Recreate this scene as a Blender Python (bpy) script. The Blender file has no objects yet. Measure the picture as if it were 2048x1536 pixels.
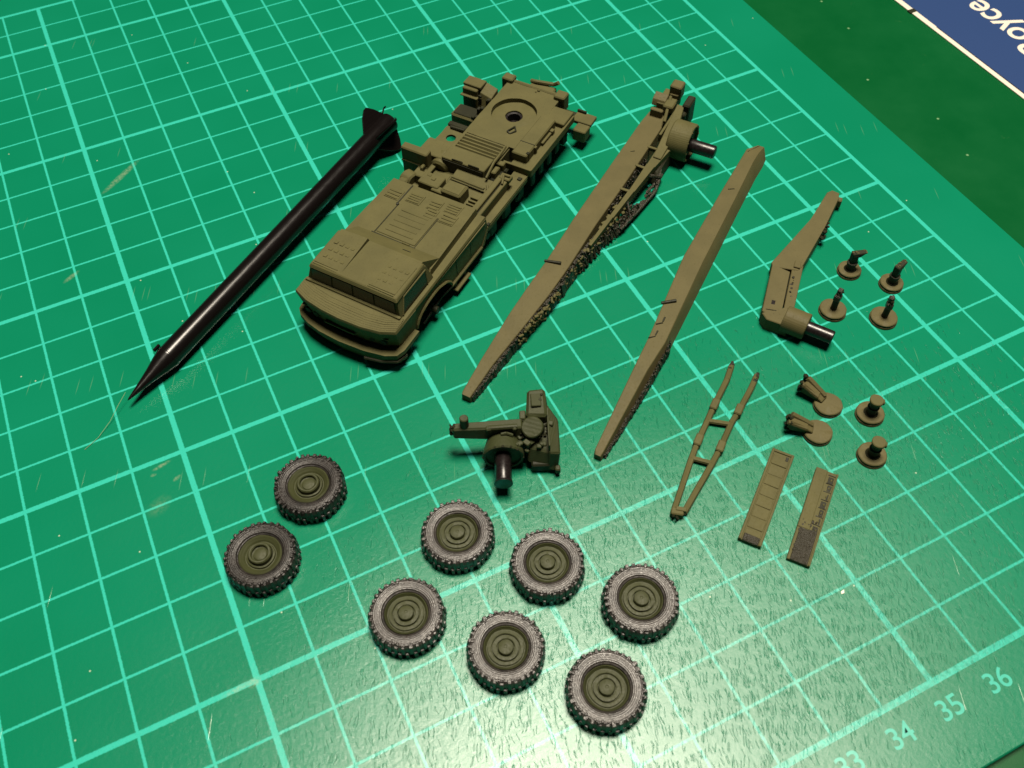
# Model kit parts laid out on a green cutting mat.  1 Blender unit = 1 cm.
import bpy, bmesh, math, random
from mathutils import Vector, Matrix
from mathutils import noise as mnoise
random.seed(7)
S = bpy.context.scene
COL = S.collection
S.unit_settings.system = 'METRIC'
S.unit_settings.scale_length = 0.01
PI = math.pi

# ------------------------------------------------------------------ camera
cam_d = bpy.data.cameras.new('camera')
cam = bpy.data.objects.new('camera', cam_d)
COL.objects.link(cam)
r0, r1, r2 = (0.898431, -0.43887, -0.014658), (-0.363595, -0.724787, -0.58522), (0.246212, 0.531109, -0.810742)
CAM = Vector((26.8067, -1.5005, 15.3675))
cam.matrix_world = Matrix(((r0[0], -r1[0], -r2[0], CAM.x), (r0[1], -r1[1], -r2[1], CAM.y), (r0[2], -r1[2], -r2[2], CAM.z), (0, 0, 0, 1)))
cam_d.sensor_width = 36
cam_d.lens = 1852.2216 / 2048 * 36
cam_d.clip_start, cam_d.clip_end = 0.1, 2000
cam_d.dof.use_dof = True
cam_d.dof.focus_distance = 19.5
cam_d.dof.aperture_fstop = 0.42
S.camera = cam

# ------------------------------------------------------------------ light
W = bpy.data.worlds.new('World')
S.world = W
W.use_nodes = True
wb = W.node_tree.nodes['Background']
wb.inputs[0].default_value = (0.86, 0.92, 1.0, 1)
wb.inputs[1].default_value = 0.016
ld = bpy.data.lights.new('ceiling_lamp', 'AREA')
ld.shape = 'DISK'
ld.size = 52
ld.energy = 485000
ld.color = (1.0, 0.895, 0.73)
lamp = bpy.data.objects.new('ceiling_lamp', ld)
COL.objects.link(lamp)
lamp.location = (50, 20, 150)
lamp.rotation_euler = (Vector((33, 8, 0)) - lamp.location).to_track_quat('-Z', 'Y').to_euler()

S.view_settings.view_transform = 'Standard'
S.view_settings.look = 'None'
S.view_settings.exposure = 0
S.view_settings.gamma = 1
S.cycles.max_bounces = 6


# ------------------------------------------------------------------ materials
class NT:
    """small helper to write node trees"""
    def __init__(s, name):
        s.m = bpy.data.materials.new(name)
        s.m.use_nodes = True
        s.t = s.m.node_tree
        s.b = s.t.nodes['Principled BSDF']
        s.out = s.t.nodes['Material Output']
    def n(s, kind, **kw):
        nd = s.t.nodes.new(kind)
        for k, v in kw.items():
            setattr(nd, k, v)
        return nd
    def put(s, sock, v):
        if hasattr(v, 'links'):
            s.t.links.new(v, sock)
        elif isinstance(v, (tuple, list)) and sock.type == 'RGBA':
            sock.default_value = (v[0], v[1], v[2], 1)
        else:
            sock.default_value = v
    def math(s, op, a, b=0.0, c=0.0, clamp=False):
        nd = s.n('ShaderNodeMath', operation=op)
        nd.use_clamp = clamp
        s.put(nd.inputs[0], a); s.put(nd.inputs[1], b); s.put(nd.inputs[2], c)
        return nd.outputs[0]
    def mix(s, f, a, b, blend='MIX'):
        nd = s.n('ShaderNodeMix', data_type='RGBA', blend_type=blend)
        s.put(nd.inputs[0], f); s.put(nd.inputs[6], a); s.put(nd.inputs[7], b)
        return nd.outputs[2]
    def coord(s, kind='Object'):
        return s.n('ShaderNodeTexCoord').outputs[kind]
    def mapping(s, vec, rot=(0, 0, 0), scale=(1, 1, 1), loc=(0, 0, 0)):
        nd = s.n('ShaderNodeMapping')
        s.put(nd.inputs[0], vec)
        nd.inputs[1].default_value = loc; nd.inputs[2].default_value = rot; nd.inputs[3].default_value = scale
        return nd.outputs[0]
    def noise(s, vec, scale, detail=3, rough=0.5, dist=0):
        nd = s.n('ShaderNodeTexNoise')
        s.put(nd.inputs['Vector'], vec)
        nd.inputs['Scale'].default_value = scale; nd.inputs['Detail'].default_value = detail
        nd.inputs['Roughness'].default_value = rough; nd.inputs['Distortion'].default_value = dist
        return nd.outputs[0]
    def ramp(s, f, lo, hi, a=0.0, b=1.0):
        nd = s.n('ShaderNodeMapRange')
        s.put(nd.inputs[0], f)
        nd.inputs[1].default_value = lo; nd.inputs[2].default_value = hi
        nd.inputs[3].default_value = a; nd.inputs[4].default_value = b
        return nd.outputs[0]
    def bump(s, h, strength, dist, prev=None):
        nd = s.n('ShaderNodeBump')
        s.put(nd.inputs['Height'], h)
        nd.inputs['Strength'].default_value = strength; nd.inputs['Distance'].default_value = dist
        if prev is not None:
            s.put(nd.inputs['Normal'], prev)
        return nd.outputs[0]
    def bsdf(s, **kw):
        for k, v in kw.items():
            s.put(s.b.inputs[k.replace('_', ' ')], v)


def paint_mat(name, c1, c2, rough=0.66, spec=0.2, layer=0.18, grime=0.5):
    t = NT(name)
    P = t.coord()
    big = t.noise(P, 1.7, 4, 0.6)
    fine = t.noise(P, 26, 3, 0.6)
    col = t.mix(t.ramp(big, 0.35, 0.65), c1, c2)
    col = t.mix(t.ramp(fine, 0.62, 0.72, 0, grime), col, tuple(0.45 * x for x in c1))
    sx = t.n('ShaderNodeSeparateXYZ')
    t.put(sx.inputs[0], P)
    lay = t.math('SINE', t.math('MULTIPLY', sx.outputs[2], 2 * PI / 0.035))
    b1 = t.bump(lay, layer, 0.004)
    b2 = t.bump(t.noise(P, 40, 2), 0.35, 0.006, b1)
    t.bsdf(Base_Color=col, Roughness=t.ramp(fine, 0.3, 0.7, rough - 0.07, rough + 0.1), Specular_IOR_Level=spec, Normal=b2)
    return t.m


OLIVE = paint_mat('olive_paint', (0.089, 0.082, 0.031), (0.074, 0.069, 0.026))
OLIVE_B = paint_mat('olive_paint_second_batch', (0.093, 0.080, 0.033), (0.079, 0.069, 0.028), rough=0.6)
OLIVE_G = paint_mat('olive_green_paint', (0.041, 0.046, 0.0165), (0.033, 0.038, 0.013), rough=0.58, spec=0.3)
OLIVE_D = paint_mat('olive_green_dark_paint', (0.034, 0.040, 0.0140), (0.027, 0.032, 0.011), rough=0.55, spec=0.3)
DARKOLIVE = paint_mat('dark_olive_paint_and_shade', (0.019, 0.020, 0.0085), (0.013, 0.014, 0.006), rough=0.55, spec=0.22)  # also carries painted shade on the end lug and the dark front pieces


def plastic(name, c, rough, spec=0.5, scale=30, strength=0.3, dist=0.01):
    t = NT(name)
    P = t.coord()
    n = t.noise(P, scale, 4, 0.65)
    t.bsdf(Base_Color=t.mix(t.ramp(n, 0.35, 0.7), c, tuple(1.7 * x for x in c)), Roughness=t.ramp(n, 0.3, 0.7, rough - 0.08, rough + 0.1),
           Specular_IOR_Level=spec, Normal=t.bump(n, strength, dist))
    return t.m


BLACK = plastic('black_plastic', (0.0046, 0.0034, 0.0032), 0.23, 0.36, 10, 0.04, 0.004)
SHAFT = plastic('black_shaft_plastic', (0.007, 0.005, 0.005), 0.32, 0.45, 18, 0.12, 0.005)
_g = NT('black_rocket_plastic')
_gn = _g.noise(_g.mapping(_g.coord(), scale=(1.0, 6.0, 6.0)), 5, 3, 0.6)
_g.bsdf(Base_Color=(0.0042, 0.0030, 0.0029), Roughness=_g.ramp(_gn, 0.3, 0.7, 0.20, 0.27), Specular_IOR_Level=0.36, Normal=_g.bump(_g.noise(_g.coord(), 60, 2), 0.05, 0.003))
GLOSS = _g.m
ROUGH = plastic('rough_unpainted_print', (0.020, 0.018, 0.011), 0.38, 0.42, 34, 0.9, 0.03)
GLASS = plastic('dark_window', (0.010, 0.010, 0.006), 0.3, 0.5)


def tyre_material(name, k):
    t = NT(name)
    P = t.coord()
    sx = t.n('ShaderNodeSeparateXYZ')
    t.put(sx.inputs[0], P)
    r = t.math('SQRT', t.math('ADD', t.math('MULTIPLY', sx.outputs[0], sx.outputs[0]), t.math('MULTIPLY', sx.outputs[1], sx.outputs[1])))
    rings = t.math('SINE', t.math('MULTIPLY', r, 2 * PI / 0.032))
    n = t.noise(P, 24, 4, 0.65)
    n2 = t.noise(P, 7, 3, 0.6)
    b1 = t.bump(rings, 0.32, 0.005)
    b2 = t.bump(n, 0.5, 0.014, b1)
    col = t.mix(t.ramp(n2, 0.35, 0.65), tuple(k * q for q in (0.014, 0.012, 0.011)), tuple(k * q for q in (0.034, 0.028, 0.025)))
    col = t.mix(t.ramp(t.noise(P, 15, 4, 0.7), 0.52, 0.70, 0, 0.5 * k), col, (0.075, 0.067, 0.061))
    t.bsdf(Base_Color=col, Roughness=t.ramp(n, 0.3, 0.7, 0.27, 0.58), Specular_IOR_Level=0.85 * k, Normal=b2)
    return t.m


TYRE = tyre_material('tyre_plastic', 1.0)
TYRE_DARK = tyre_material('tyre_plastic_dark', 0.55)


def mat_surface():
    """green cutting mat: printed grid (object coordinates are mat centimetres), cut marks, grain"""
    t = NT('cutting_mat_surface')
    P = t.coord()
    wob = t.noise(P, 0.9, 2)
    sx = t.n('ShaderNodeSeparateXYZ')
    t.put(sx.inputs[0], P)
    u, v = sx.outputs[0], sx.outputs[1]
    edge_n = t.noise(P, 30, 2, 0.6)
    jit = t.ramp(edge_n, 0.3, 0.7, -0.006, 0.006)
    def lines(x, width, step):
        f = t.math('ABSOLUTE', t.math('SUBTRACT', t.math('FRACT', t.math('ADD', t.math('DIVIDE', x, step), 0.5)), 0.5))
        d = t.math('ADD', t.math('MULTIPLY', f, step), jit)
        return t.ramp(d, width / 2 + 0.008, width / 2 - 0.008)
    def near(x, pos, width):
        d = t.math('ADD', t.math('ABSOLUTE', t.math('SUBTRACT', x, pos)), jit)
        return t.ramp(d, width / 2 + 0.008, width / 2 - 0.008)
    def mx(*a):
        o = a[0]
        for b in a[1:]:
            o = t.math('MAXIMUM', o, b)
        return o
    def inside(x, lo, hi):
        return t.math('MULTIPLY', t.math('GREATER_THAN', x, lo), t.math('LESS_THAN', x, hi))
    grid = mx(lines(u, 0.050, 1), lines(v, 0.046, 1), lines(u, 0.105, 5), lines(v, 0.10, 5))
    frame = mx(near(v, 0, 0.12), near(v, 27, 0.10), near(u, 42, 0.10), near(u, 0, 0.10))
    area = t.math('MULTIPLY', inside(u, -0.05, 42.05), inside(v, -0.05, 27.05))
    ink = t.math('MULTIPLY', t.math('MAXIMUM', grid, frame), area)
    # wear map: the near part of the mat has been cut on far more
    wear_n = t.noise(P, 0.35, 3, 0.6)
    d1 = t.math('SQRT', t.math('ADD', t.math('POWER', t.math('SUBTRACT', u, 33.0), 2.0), t.math('POWER', t.math('MULTIPLY', t.math('SUBTRACT', v, 1.8), 1.35), 2.0)))
    wear = t.math('MULTIPLY', t.ramp(d1, 9.5, 1.5, 0.0, 1.0), t.ramp(wear_n, 0.25, 0.6, 0.45, 1.0))
    in_mat = inside(v, 0.02, 27.0)
    wear = t.math('MULTIPLY', wear, t.ramp(v, -0.3, 0.3, 0.25, 1.0))
    cuts = None
    raised = None
    for ang, sc, off in ((64, (3.6, 42.0, 1), 3.1), (76, (4.4, 46.0, 1), 11.7), (55, (3.2, 40.0, 1), 23.0), (88, (4.2, 44.0, 1), 40.2)):
        wv = t.n('ShaderNodeVectorMath', operation='ADD')
        nz = t.n('ShaderNodeTexNoise')
        t.put(nz.inputs['Vector'], P)
        nz.inputs['Scale'].default_value = 1.6
        nz.inputs['Detail'].default_value = 2
        wv2 = t.n('ShaderNodeVectorMath', operation='SCALE')
        t.put(wv2.inputs[0], nz.outputs['Color'])
        wv2.inputs['Scale'].default_value = 0.17
        t.put(wv.inputs[0], P)
        t.put(wv.inputs[1], wv2.outputs[0])
        q = t.mapping(wv.outputs[0], rot=(0, 0, math.radians(-ang)))
        q = t.mapping(q, scale=sc, loc=(off, off * 0.7, 0))
        vo = t.n('ShaderNodeTexVoronoi', voronoi_dimensions='2D', feature='F1')
        t.put(vo.inputs['Vector'], q)
        vo.inputs['Scale'].default_value = 1
        sc3 = t.n('ShaderNodeSeparateColor')
        t.put(sc3.inputs[0], vo.outputs['Color'])
        keep = t.math('LESS_THAN', sc3.outputs[0], t.math('MULTIPLY', wear, 0.25))
        dot = t.math('MULTIPLY', t.ramp(vo.outputs['Distance'], 0.30, 0.16), keep)
        sgn = t.math('GREATER_THAN', sc3.outputs[1], 0.5)
        lo = t.math('MULTIPLY', dot, sgn)
        hi = t.math('MULTIPLY', dot, t.math('SUBTRACT', 1.0, sgn))
        cuts = lo if cuts is None else t.math('MAXIMUM', cuts, lo)
        raised = hi if raised is None else t.math('MAXIMUM', raised, hi)
    # sparse long scratches
    lq = t.mapping(P, rot=(0, 0, math.radians(-66)))
    lq = t.mapping(lq, scale=(0.42, 9.0, 1), loc=(5.2, 1.7, 0))
    lv = t.n('ShaderNodeTexVoronoi', voronoi_dimensions='2D', feature='F1')
    t.put(lv.inputs['Vector'], lq)
    lv.inputs['Scale'].default_value = 1
    lsep = t.n('ShaderNodeSeparateColor')
    t.put(lsep.inputs[0], lv.outputs['Color'])
    longs = t.math('MULTIPLY', t.ramp(lv.outputs['Distance'], 0.10, 0.04), t.math('LESS_THAN', lsep.outputs[0], 0.09))
    # base colours
    tint = t.noise(P, 0.22, 3, 0.55)
    speck = t.noise(P, 60, 2, 0.7)
    green = t.mix(t.ramp(tint, 0.35, 0.65), (0.0012, 0.152, 0.074), (0.0022, 0.166, 0.086))
    green = t.mix(t.ramp(speck, 0.3, 0.7, 0.0, 0.25), green, (0.004, 0.190, 0.105))
    worn = t.ramp(t.noise(P, 9, 4, 0.75), 0.42, 0.62, 0.0, 0.6)
    nick = t.ramp(t.noise(P, 16, 4, 0.8), 0.58, 0.72, 0.0, 0.45)
    ink_f = t.math('MULTIPLY', t.math('MULTIPLY', ink, t.math('SUBTRACT', 1.0, nick)), t.math('SUBTRACT', 1.0, t.math('MULTIPLY', worn, t.ramp(d1, 9.0, 2.5, 0.0, 1.0))))
    ink_c = t.mix(t.ramp(speck, 0.3, 0.7), (0.024, 0.375, 0.285), (0.034, 0.435, 0.335))
    col = t.mix(ink_f, green, ink_c)
    col = t.mix(t.math('MULTIPLY', raised, 0.12), col, (0.16, 0.36, 0.20))
    col = t.mix(t.math('MULTIPLY', cuts, 0.12), col, (0.004, 0.085, 0.045))
    col = t.mix(t.math('MULTIPLY', longs, 0.2), col, (0.20, 0.36, 0.20))
    # paint smudges and pale scuffs
    for (cu, cv, ru, rv, a) in ((25.62, 18.55, 0.75, 0.10, 38), (24.55, 9.86, 0.22, 0.05, 12), (24.36, 9.72, 0.07, 0.04, 0), (24.75, 9.45, 0.10, 0.05, 25),
                                (24.95, 4.98, 0.14, 0.09, 20), (24.70, 5.0, 0.35, 0.06, 5), (23.9, 15.7, 0.25, 0.07, 30), (24.3, 9.0, 0.3, 0.2, 30)):
        q = t.mapping(P, loc=(-cu, -cv, 0))
        q = t.mapping(q, rot=(0, 0, math.radians(-a)))
        q = t.mapping(q, scale=(1 / ru, 1 / rv, 0))
        ln = t.n('ShaderNodeVectorMath', operation='LENGTH')
        t.put(ln.inputs[0], q)
        f = t.math('MULTIPLY', t.ramp(ln.outputs['Value'], 1.0, 0.35), t.ramp(t.noise(P, 14, 4, 0.7), 0.36, 0.62, 0.0, 0.36 if rv < 0.15 else 0.10))
        col = t.mix(f, col, (0.42, 0.40, 0.26))
    for sc_, pr, rad in ((1.15, 0.07, 0.024),):
        dv = t.n('ShaderNodeTexVoronoi', voronoi_dimensions='2D', feature='F1')
        t.put(dv.inputs['Vector'], P)
        dv.inputs['Scale'].default_value = sc_
        ds = t.n('ShaderNodeSeparateColor')
        t.put(ds.inputs[0], dv.outputs['Color'])
        dust = t.math('MULTIPLY', t.ramp(dv.outputs['Distance'], rad, rad * 0.4), t.math('LESS_THAN', ds.outputs[2], pr))
        col = t.mix(t.math('MULTIPLY', dust, 0.75), col, (0.50, 0.56, 0.42))
    h1 = t.noise(P, 85, 3, 0.65)
    nrm = t.bump(h1, 0.16, 0.010)
    nrm = t.bump(t.noise(P, 11, 4, 0.6), 0.12, 0.03, nrm)
    hh = t.math('SUBTRACT', raised, cuts)
    nrm = t.bump(hh, 1.0, 0.0048, nrm)
    nrm = t.bump(longs, 0.4, 0.006, nrm)
    rough = t.math('ADD', t.math('ADD', t.ramp(wear_n, 0.3, 0.7, 0.16, 0.20), t.math('MULTIPLY', t.ramp(d1, 8.5, 1.0, 0.0, 1.0), 0.15)), t.math('MULTIPLY', h1, 0.04))
    t.bsdf(Base_Color=col, Roughness=rough, Specular_IOR_Level=0.47, Normal=nrm)
    return t.m


def table_material():
    t = NT('dark_green_board')
    P = t.coord()
    n = t.noise(P, 0.6, 4, 0.6)
    f = t.noise(P, 40, 3, 0.6)
    m = t.noise(P, 2.6, 5, 0.75, 0.4)
    col = t.mix(t.ramp(n, 0.3, 0.7), (0.0004, 0.066, 0.0155), (0.0007, 0.076, 0.0190))
    col = t.mix(t.ramp(m, 0.66, 0.78, 0, 0.10), col, (0.20, 0.32, 0.14))
    dv = t.n('ShaderNodeTexVoronoi', voronoi_dimensions='2D', feature='F1')
    t.put(dv.inputs['Vector'], P)
    dv.inputs['Scale'].default_value = 1.4
    ds = t.n('ShaderNodeSeparateColor')
    t.put(ds.inputs[0], dv.outputs['Color'])
    col = t.mix(t.math('MULTIPLY', t.ramp(dv.outputs['Distance'], 0.06, 0.02), t.math('LESS_THAN', ds.outputs[1], 0.07)), col, (0.16, 0.30, 0.15))
    t.bsdf(Base_Color=col, Roughness=t.ramp(n, 0.3, 0.7, 0.26, 0.34), Specular_IOR_Level=0.3, Normal=t.bump(f, 0.2, 0.010))
    return t.m


def flat_ink(name, c, rough=0.5, scale=25, amt=0.25):
    t = NT(name)
    P = t.coord()
    n = t.noise(P, scale, 3, 0.7)
    t.bsdf(Base_Color=t.mix(t.ramp(n, 0.35, 0.75, 0, amt), c, tuple(0.6 * x for x in c)), Roughness=rough)
    return t.m


MATTOP = mat_surface()
INK = flat_ink('mat_ink', (0.040, 0.42, 0.32), 0.32, 12, 0.45)
BOARD = table_material()
BLUE = flat_ink('blue_print', (0.008, 0.036, 0.135), 0.5, 30, 0.35)
WHITE = flat_ink('white_card', (0.62, 0.58, 0.50), 0.55)
NAVY = flat_ink('dark_blue_print', (0.004, 0.006, 0.02), 0.5)
FLAKE = flat_ink('pale_flake', (0.80, 0.78, 0.66), 0.4)
FIBRE = flat_ink('pale_fibre', (0.22, 0.34, 0.18), 0.4)


# ------------------------------------------------------------------ mesh helpers
class MB:
    def __init__(s):
        s.bm = bmesh.new()

    def _xf(s, vs, rot=None, at=None):
        if rot is not None:
            bmesh.ops.rotate(s.bm, verts=vs, cent=(0, 0, 0), matrix=rot)
        if at is not None:
            bmesh.ops.translate(s.bm, verts=vs, vec=at)

    def _bevel(s, faces, w, seg=1):
        es = set()
        for f in faces:
            es.update(f.edges)
        bmesh.ops.bevel(s.bm, geom=list(es), offset=w, segments=seg, affect='EDGES', profile=0.6, clamp_overlap=True)

    def hull(s, lo, hi, bev=0.0):
        """prism between two loops with the same number of points"""
        a = [s.bm.verts.new(p) for p in lo]
        b = [s.bm.verts.new(p) for p in hi]
        n = len(a)
        fs = [s.bm.faces.new(a[::-1]), s.bm.faces.new(b)]
        for i in range(n):
            fs.append(s.bm.faces.new((a[i], a[(i + 1) % n], b[(i + 1) % n], b[i])))
        if bev:
            s._bevel(fs, bev)
        return s

    def box(s, x0, x1, y0, y1, z0, z1, bev=0.015, rot=None, at=None):
        p = [(x0, y0), (x1, y0), (x1, y1), (x0, y1)]
        A = [Vector((x, y, z0)) for x, y in p]
        B = [Vector((x, y, z1)) for x, y in p]
        if rot is not None:
            c = Vector(((x0 + x1) / 2, (y0 + y1) / 2, (z0 + z1) / 2))
            A = [rot @ (q - c) + c for q in A]
            B = [rot @ (q - c) + c for q in B]
        if at is not None:
            A = [q + Vector(at) for q in A]
            B = [q + Vector(at) for q in B]
        return s.hull(A, B, bev)

    def prism(s, poly, z0, z1, bev=0.0):
        return s.hull([(x, y, z0) for x, y in poly], [(x, y, z1) for x, y in poly], bev)

    def side(s, poly, y0, y1, bev=0.0):
        """profile in x,z extruded along y"""
        return s.hull([(x, y1, z) for x, z in poly], [(x, y0, z) for x, z in poly], bev)

    def lathe(s, prof, seg=32, rot=None, at=(0, 0, 0), jit=0):
        """profile of (r, z) about z; closes on the axis where r is 0"""
        rings = []
        M = rot if rot is not None else Matrix.Identity(3)
        at = Vector(at)
        for r, z in prof:
            if r <= 1e-6:
                rings.append([s.bm.verts.new(M @ Vector((0, 0, z)) + at)])
            else:
                rings.append([s.bm.verts.new(M @ Vector((r * math.cos(2 * PI * k / seg), r * math.sin(2 * PI * k / seg), z)) + at) for k in range(seg)])
        for a, b in zip(rings, rings[1:]):
            for k in range(seg):
                k2 = (k + 1) % seg
                q = [a[k % len(a)], a[k2 % len(a)], b[k2 % len(b)], b[k % len(b)]]
                u = []
                for w in q:
                    if w not in u:
                        u.append(w)
                if len(u) > 2:
                    try:
                        s.bm.faces.new(u)
                    except ValueError:
                        pass
        return s

    def cyl(s, a, b, r, r2=None, seg=16, bev=0.012):
        a, b = Vector(a), Vector(b)
        r2 = r if r2 is None else r2
        L = (b - a).length
        M = (b - a).to_track_quat('Z', 'Y').to_matrix()
        e = min(bev, r * 0.4, r2 * 0.4, L * 0.3)
        return s.lathe([(0, 0), (r - e, 0), (r, e), (r2, L - e), (r2 - e, L), (0, L)], seg, M, a)

    def tube(s, pts, r, seg=8):
        pts = [Vector(p) for p in pts]
        for a, b in zip(pts, pts[1:]):
            s.cyl(a, b, r, seg=seg, bev=0.004)
        for p in pts[1:-1]:
            s.ball(p, r * 1.02)
        return s

    def ball(s, c, r, seg=8, squash=(1, 1, 1)):
        g = bmesh.ops.create_icosphere(s.bm, subdivisions=1, radius=r)
        bmesh.ops.scale(s.bm, verts=g['verts'], vec=squash)
        bmesh.ops.translate(s.bm, verts=g['verts'], vec=c)
        return s

    def build(s, name, mat, parent=None, smooth=28):
        if mat.name.startswith(('olive', 'dark_olive')):
            # hand finished print: nothing is quite square
            for v in s.bm.verts:
                v.co += 0.009 * mnoise.noise_vector(v.co * 5.0) + 0.004 * mnoise.noise_vector(v.co * 17.0)
        bmesh.ops.recalc_face_normals(s.bm, faces=s.bm.faces[:])
        me = bpy.data.meshes.new(name)
        s.bm.to_mesh(me)
        s.bm.free()
        me.materials.append(mat)
        for p in me.polygons:
            p.use_smooth = True
        me.set_sharp_from_angle(angle=math.radians(smooth))
        o = bpy.data.objects.new(name, me)
        COL.objects.link(o)
        if parent is not None:
            o.parent = parent
        return o


def tag(o, label=None, cat=None, group=None, kind=None):
    for k, v in (('label', label), ('category', cat), ('group', group), ('kind', kind)):
        if v:
            o[k] = v
    return o


def thing(name, label, cat, loc=(0, 0, 0), rz=0.0, group=None, tilt=None):
    o = bpy.data.objects.new(name, None)
    o.empty_display_size = 0.2
    COL.objects.link(o)
    o.location = loc
    if tilt is not None:
        o.rotation_euler = tilt
    else:
        o.rotation_euler = (0, 0, rz)
    return tag(o, label, cat, group)


def rz3(a):
    return Matrix.Rotation(math.radians(a), 3, 'Z')


def text_mesh(name, body, size, mat, parent, loc, rot, spacing=1.0, bold=0.0, xs=1.0):
    cu = bpy.data.curves.new(name, 'FONT')
    cu.body = body
    cu.size = size
    cu.align_x, cu.align_y = 'CENTER', 'CENTER'
    cu.space_character = spacing
    cu.offset = bold
    cu.extrude = 0.001
    tmp = bpy.data.objects.new(name + '_src', cu)
    COL.objects.link(tmp)
    dg = bpy.context.evaluated_depsgraph_get()
    me = bpy.data.meshes.new_from_object(tmp.evaluated_get(dg))
    bpy.data.objects.remove(tmp)
    bpy.data.curves.remove(cu)
    me.name = name
    me.materials.clear()
    me.materials.append(mat)
    o = bpy.data.objects.new(name, me)
    COL.objects.link(o)
    o.parent = parent
    o.location = loc
    o.rotation_euler = (0, 0, rot)
    o.scale = (xs, 1, 1)
    return o


# ------------------------------------------------------------------ table and mat
tb = MB().box(-40, 110, -45, 80, -2.3, -0.3, 0.02).build('table_top', BOARD)
tag(tb, kind='structure')

mat_t = thing('cutting_mat', 'large green cutting mat with a pale turquoise centimetre grid under all the model parts', 'cutting mat')
mb = MB()
mb.box(-1.5, 43.52, -1.4, 28.5, -0.296, 0.0, 0.025)
mb.build('mat_sheet', MATTOP, mat_t)
for n in (32, 33, 34, 35, 36, 37):
    text_mesh('printed_number', str(n), 0.47, INK, mat_t, (n - 0.01, -0.455, 0.0015), 0, 0.98, 0.004, 1.02)

# ------------------------------------------------------------------ blue card
card = thing('blue_card', 'blue printed card with a white border and upside down white lettering at the table edge', 'card', (0, 0, -0.3))
MB().box(47.74, 60, 6, 22, 0.004, 0.030, 0.004).build('card_sheet', WHITE, card)
MB().prism([(47.90, 6.1), (59.8, 6.1), (59.8, 21.8), (47.92, 21.8)], 0.031, 0.034).build('blue_panel', BLUE, card)
MB().prism([(47.885, 6.2), (47.935, 6.2), (47.905, 14.6), (47.885, 14.6)], 0.0345, 0.036).build('dark_line', NAVY, card)
text_mesh('lettering', 'Royce', 1.22, WHITE, card, (49.62, 13.72, 0.0365), PI / 2, 0.97, 0.016, 0.93)
MB().box(47.70, 47.93, 15.46, 15.62, 0.020, 0.037, 0.003).build('edge_nick', DARKOLIVE, card)


# ------------------------------------------------------------------ missile
def missile():
    a = math.radians(34.4)
    L = 9.45
    rise = math.atan2(0.50 - 0.252, 8.2)
    t = thing('model_missile', 'long glossy black plastic rocket with pointed nose and tail fins, left of the truck', 'model missile', (24.33, 11.50, 0.235))
    t.rotation_euler = Vector((math.cos(a) * math.cos(rise), math.sin(a) * math.cos(rise), math.sin(rise))).to_track_quat('X', 'Z').to_euler()
    R = Matrix.Rotation(PI / 2, 3, 'Y')
    prof = [(0.252, 1.22)] + [(0.252, x) for x in (2.2, 3.2, 4.2, 5.2, 6.2, 7.2, 8.2, L - 0.05)] + [(0.242, L), (0.21, L), (0.20, L - 0.12), (0, L - 0.12)]
    MB().lathe(prof, 40, R).build('body', GLOSS, t, 40)
    MB().lathe([(0, 0), (0.022, 0.05), (0.075, 0.35), (0.146, 0.72), (0.214, 1.0), (0.253, 1.19), (0.258, 1.215), (0.255, 1.23), (0, 1.23)], 40, R).build('nose_cone', GLOSS, t, 40)
    MB().box(1.13, 1.30, 0.20, 0.255, 0.15, 0.22, 0.01).build('lug', GLOSS, t)
    for k in range(4):
        ang = math.radians(45 + 90 * k)
        M = Matrix.Rotation(ang, 3, 'X')
        out = [(L - 0.85, 0.24), (L - 0.56, 0.52), (L - 0.36, 0.64), (L - 0.26, 0.64), (L - 0.12, 0.48), (L + 0.02, 0.24)]
        A = [M @ Vector((x, y, -0.028)) for x, y in out]
        B = [M @ Vector((x, y, 0.028)) for x, y in out]
        MB().hull(A, B, 0.01).build('fin', GLOSS, t)
    MB().tube([(L - 0.02, 0.16, 0.22), (L + 0.10, 0.20, 0.26), (L + 0.16, 0.17, 0.30)], 0.022, 6).build('sprue_stub', GLOSS, t)
    return t


missile()


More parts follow.
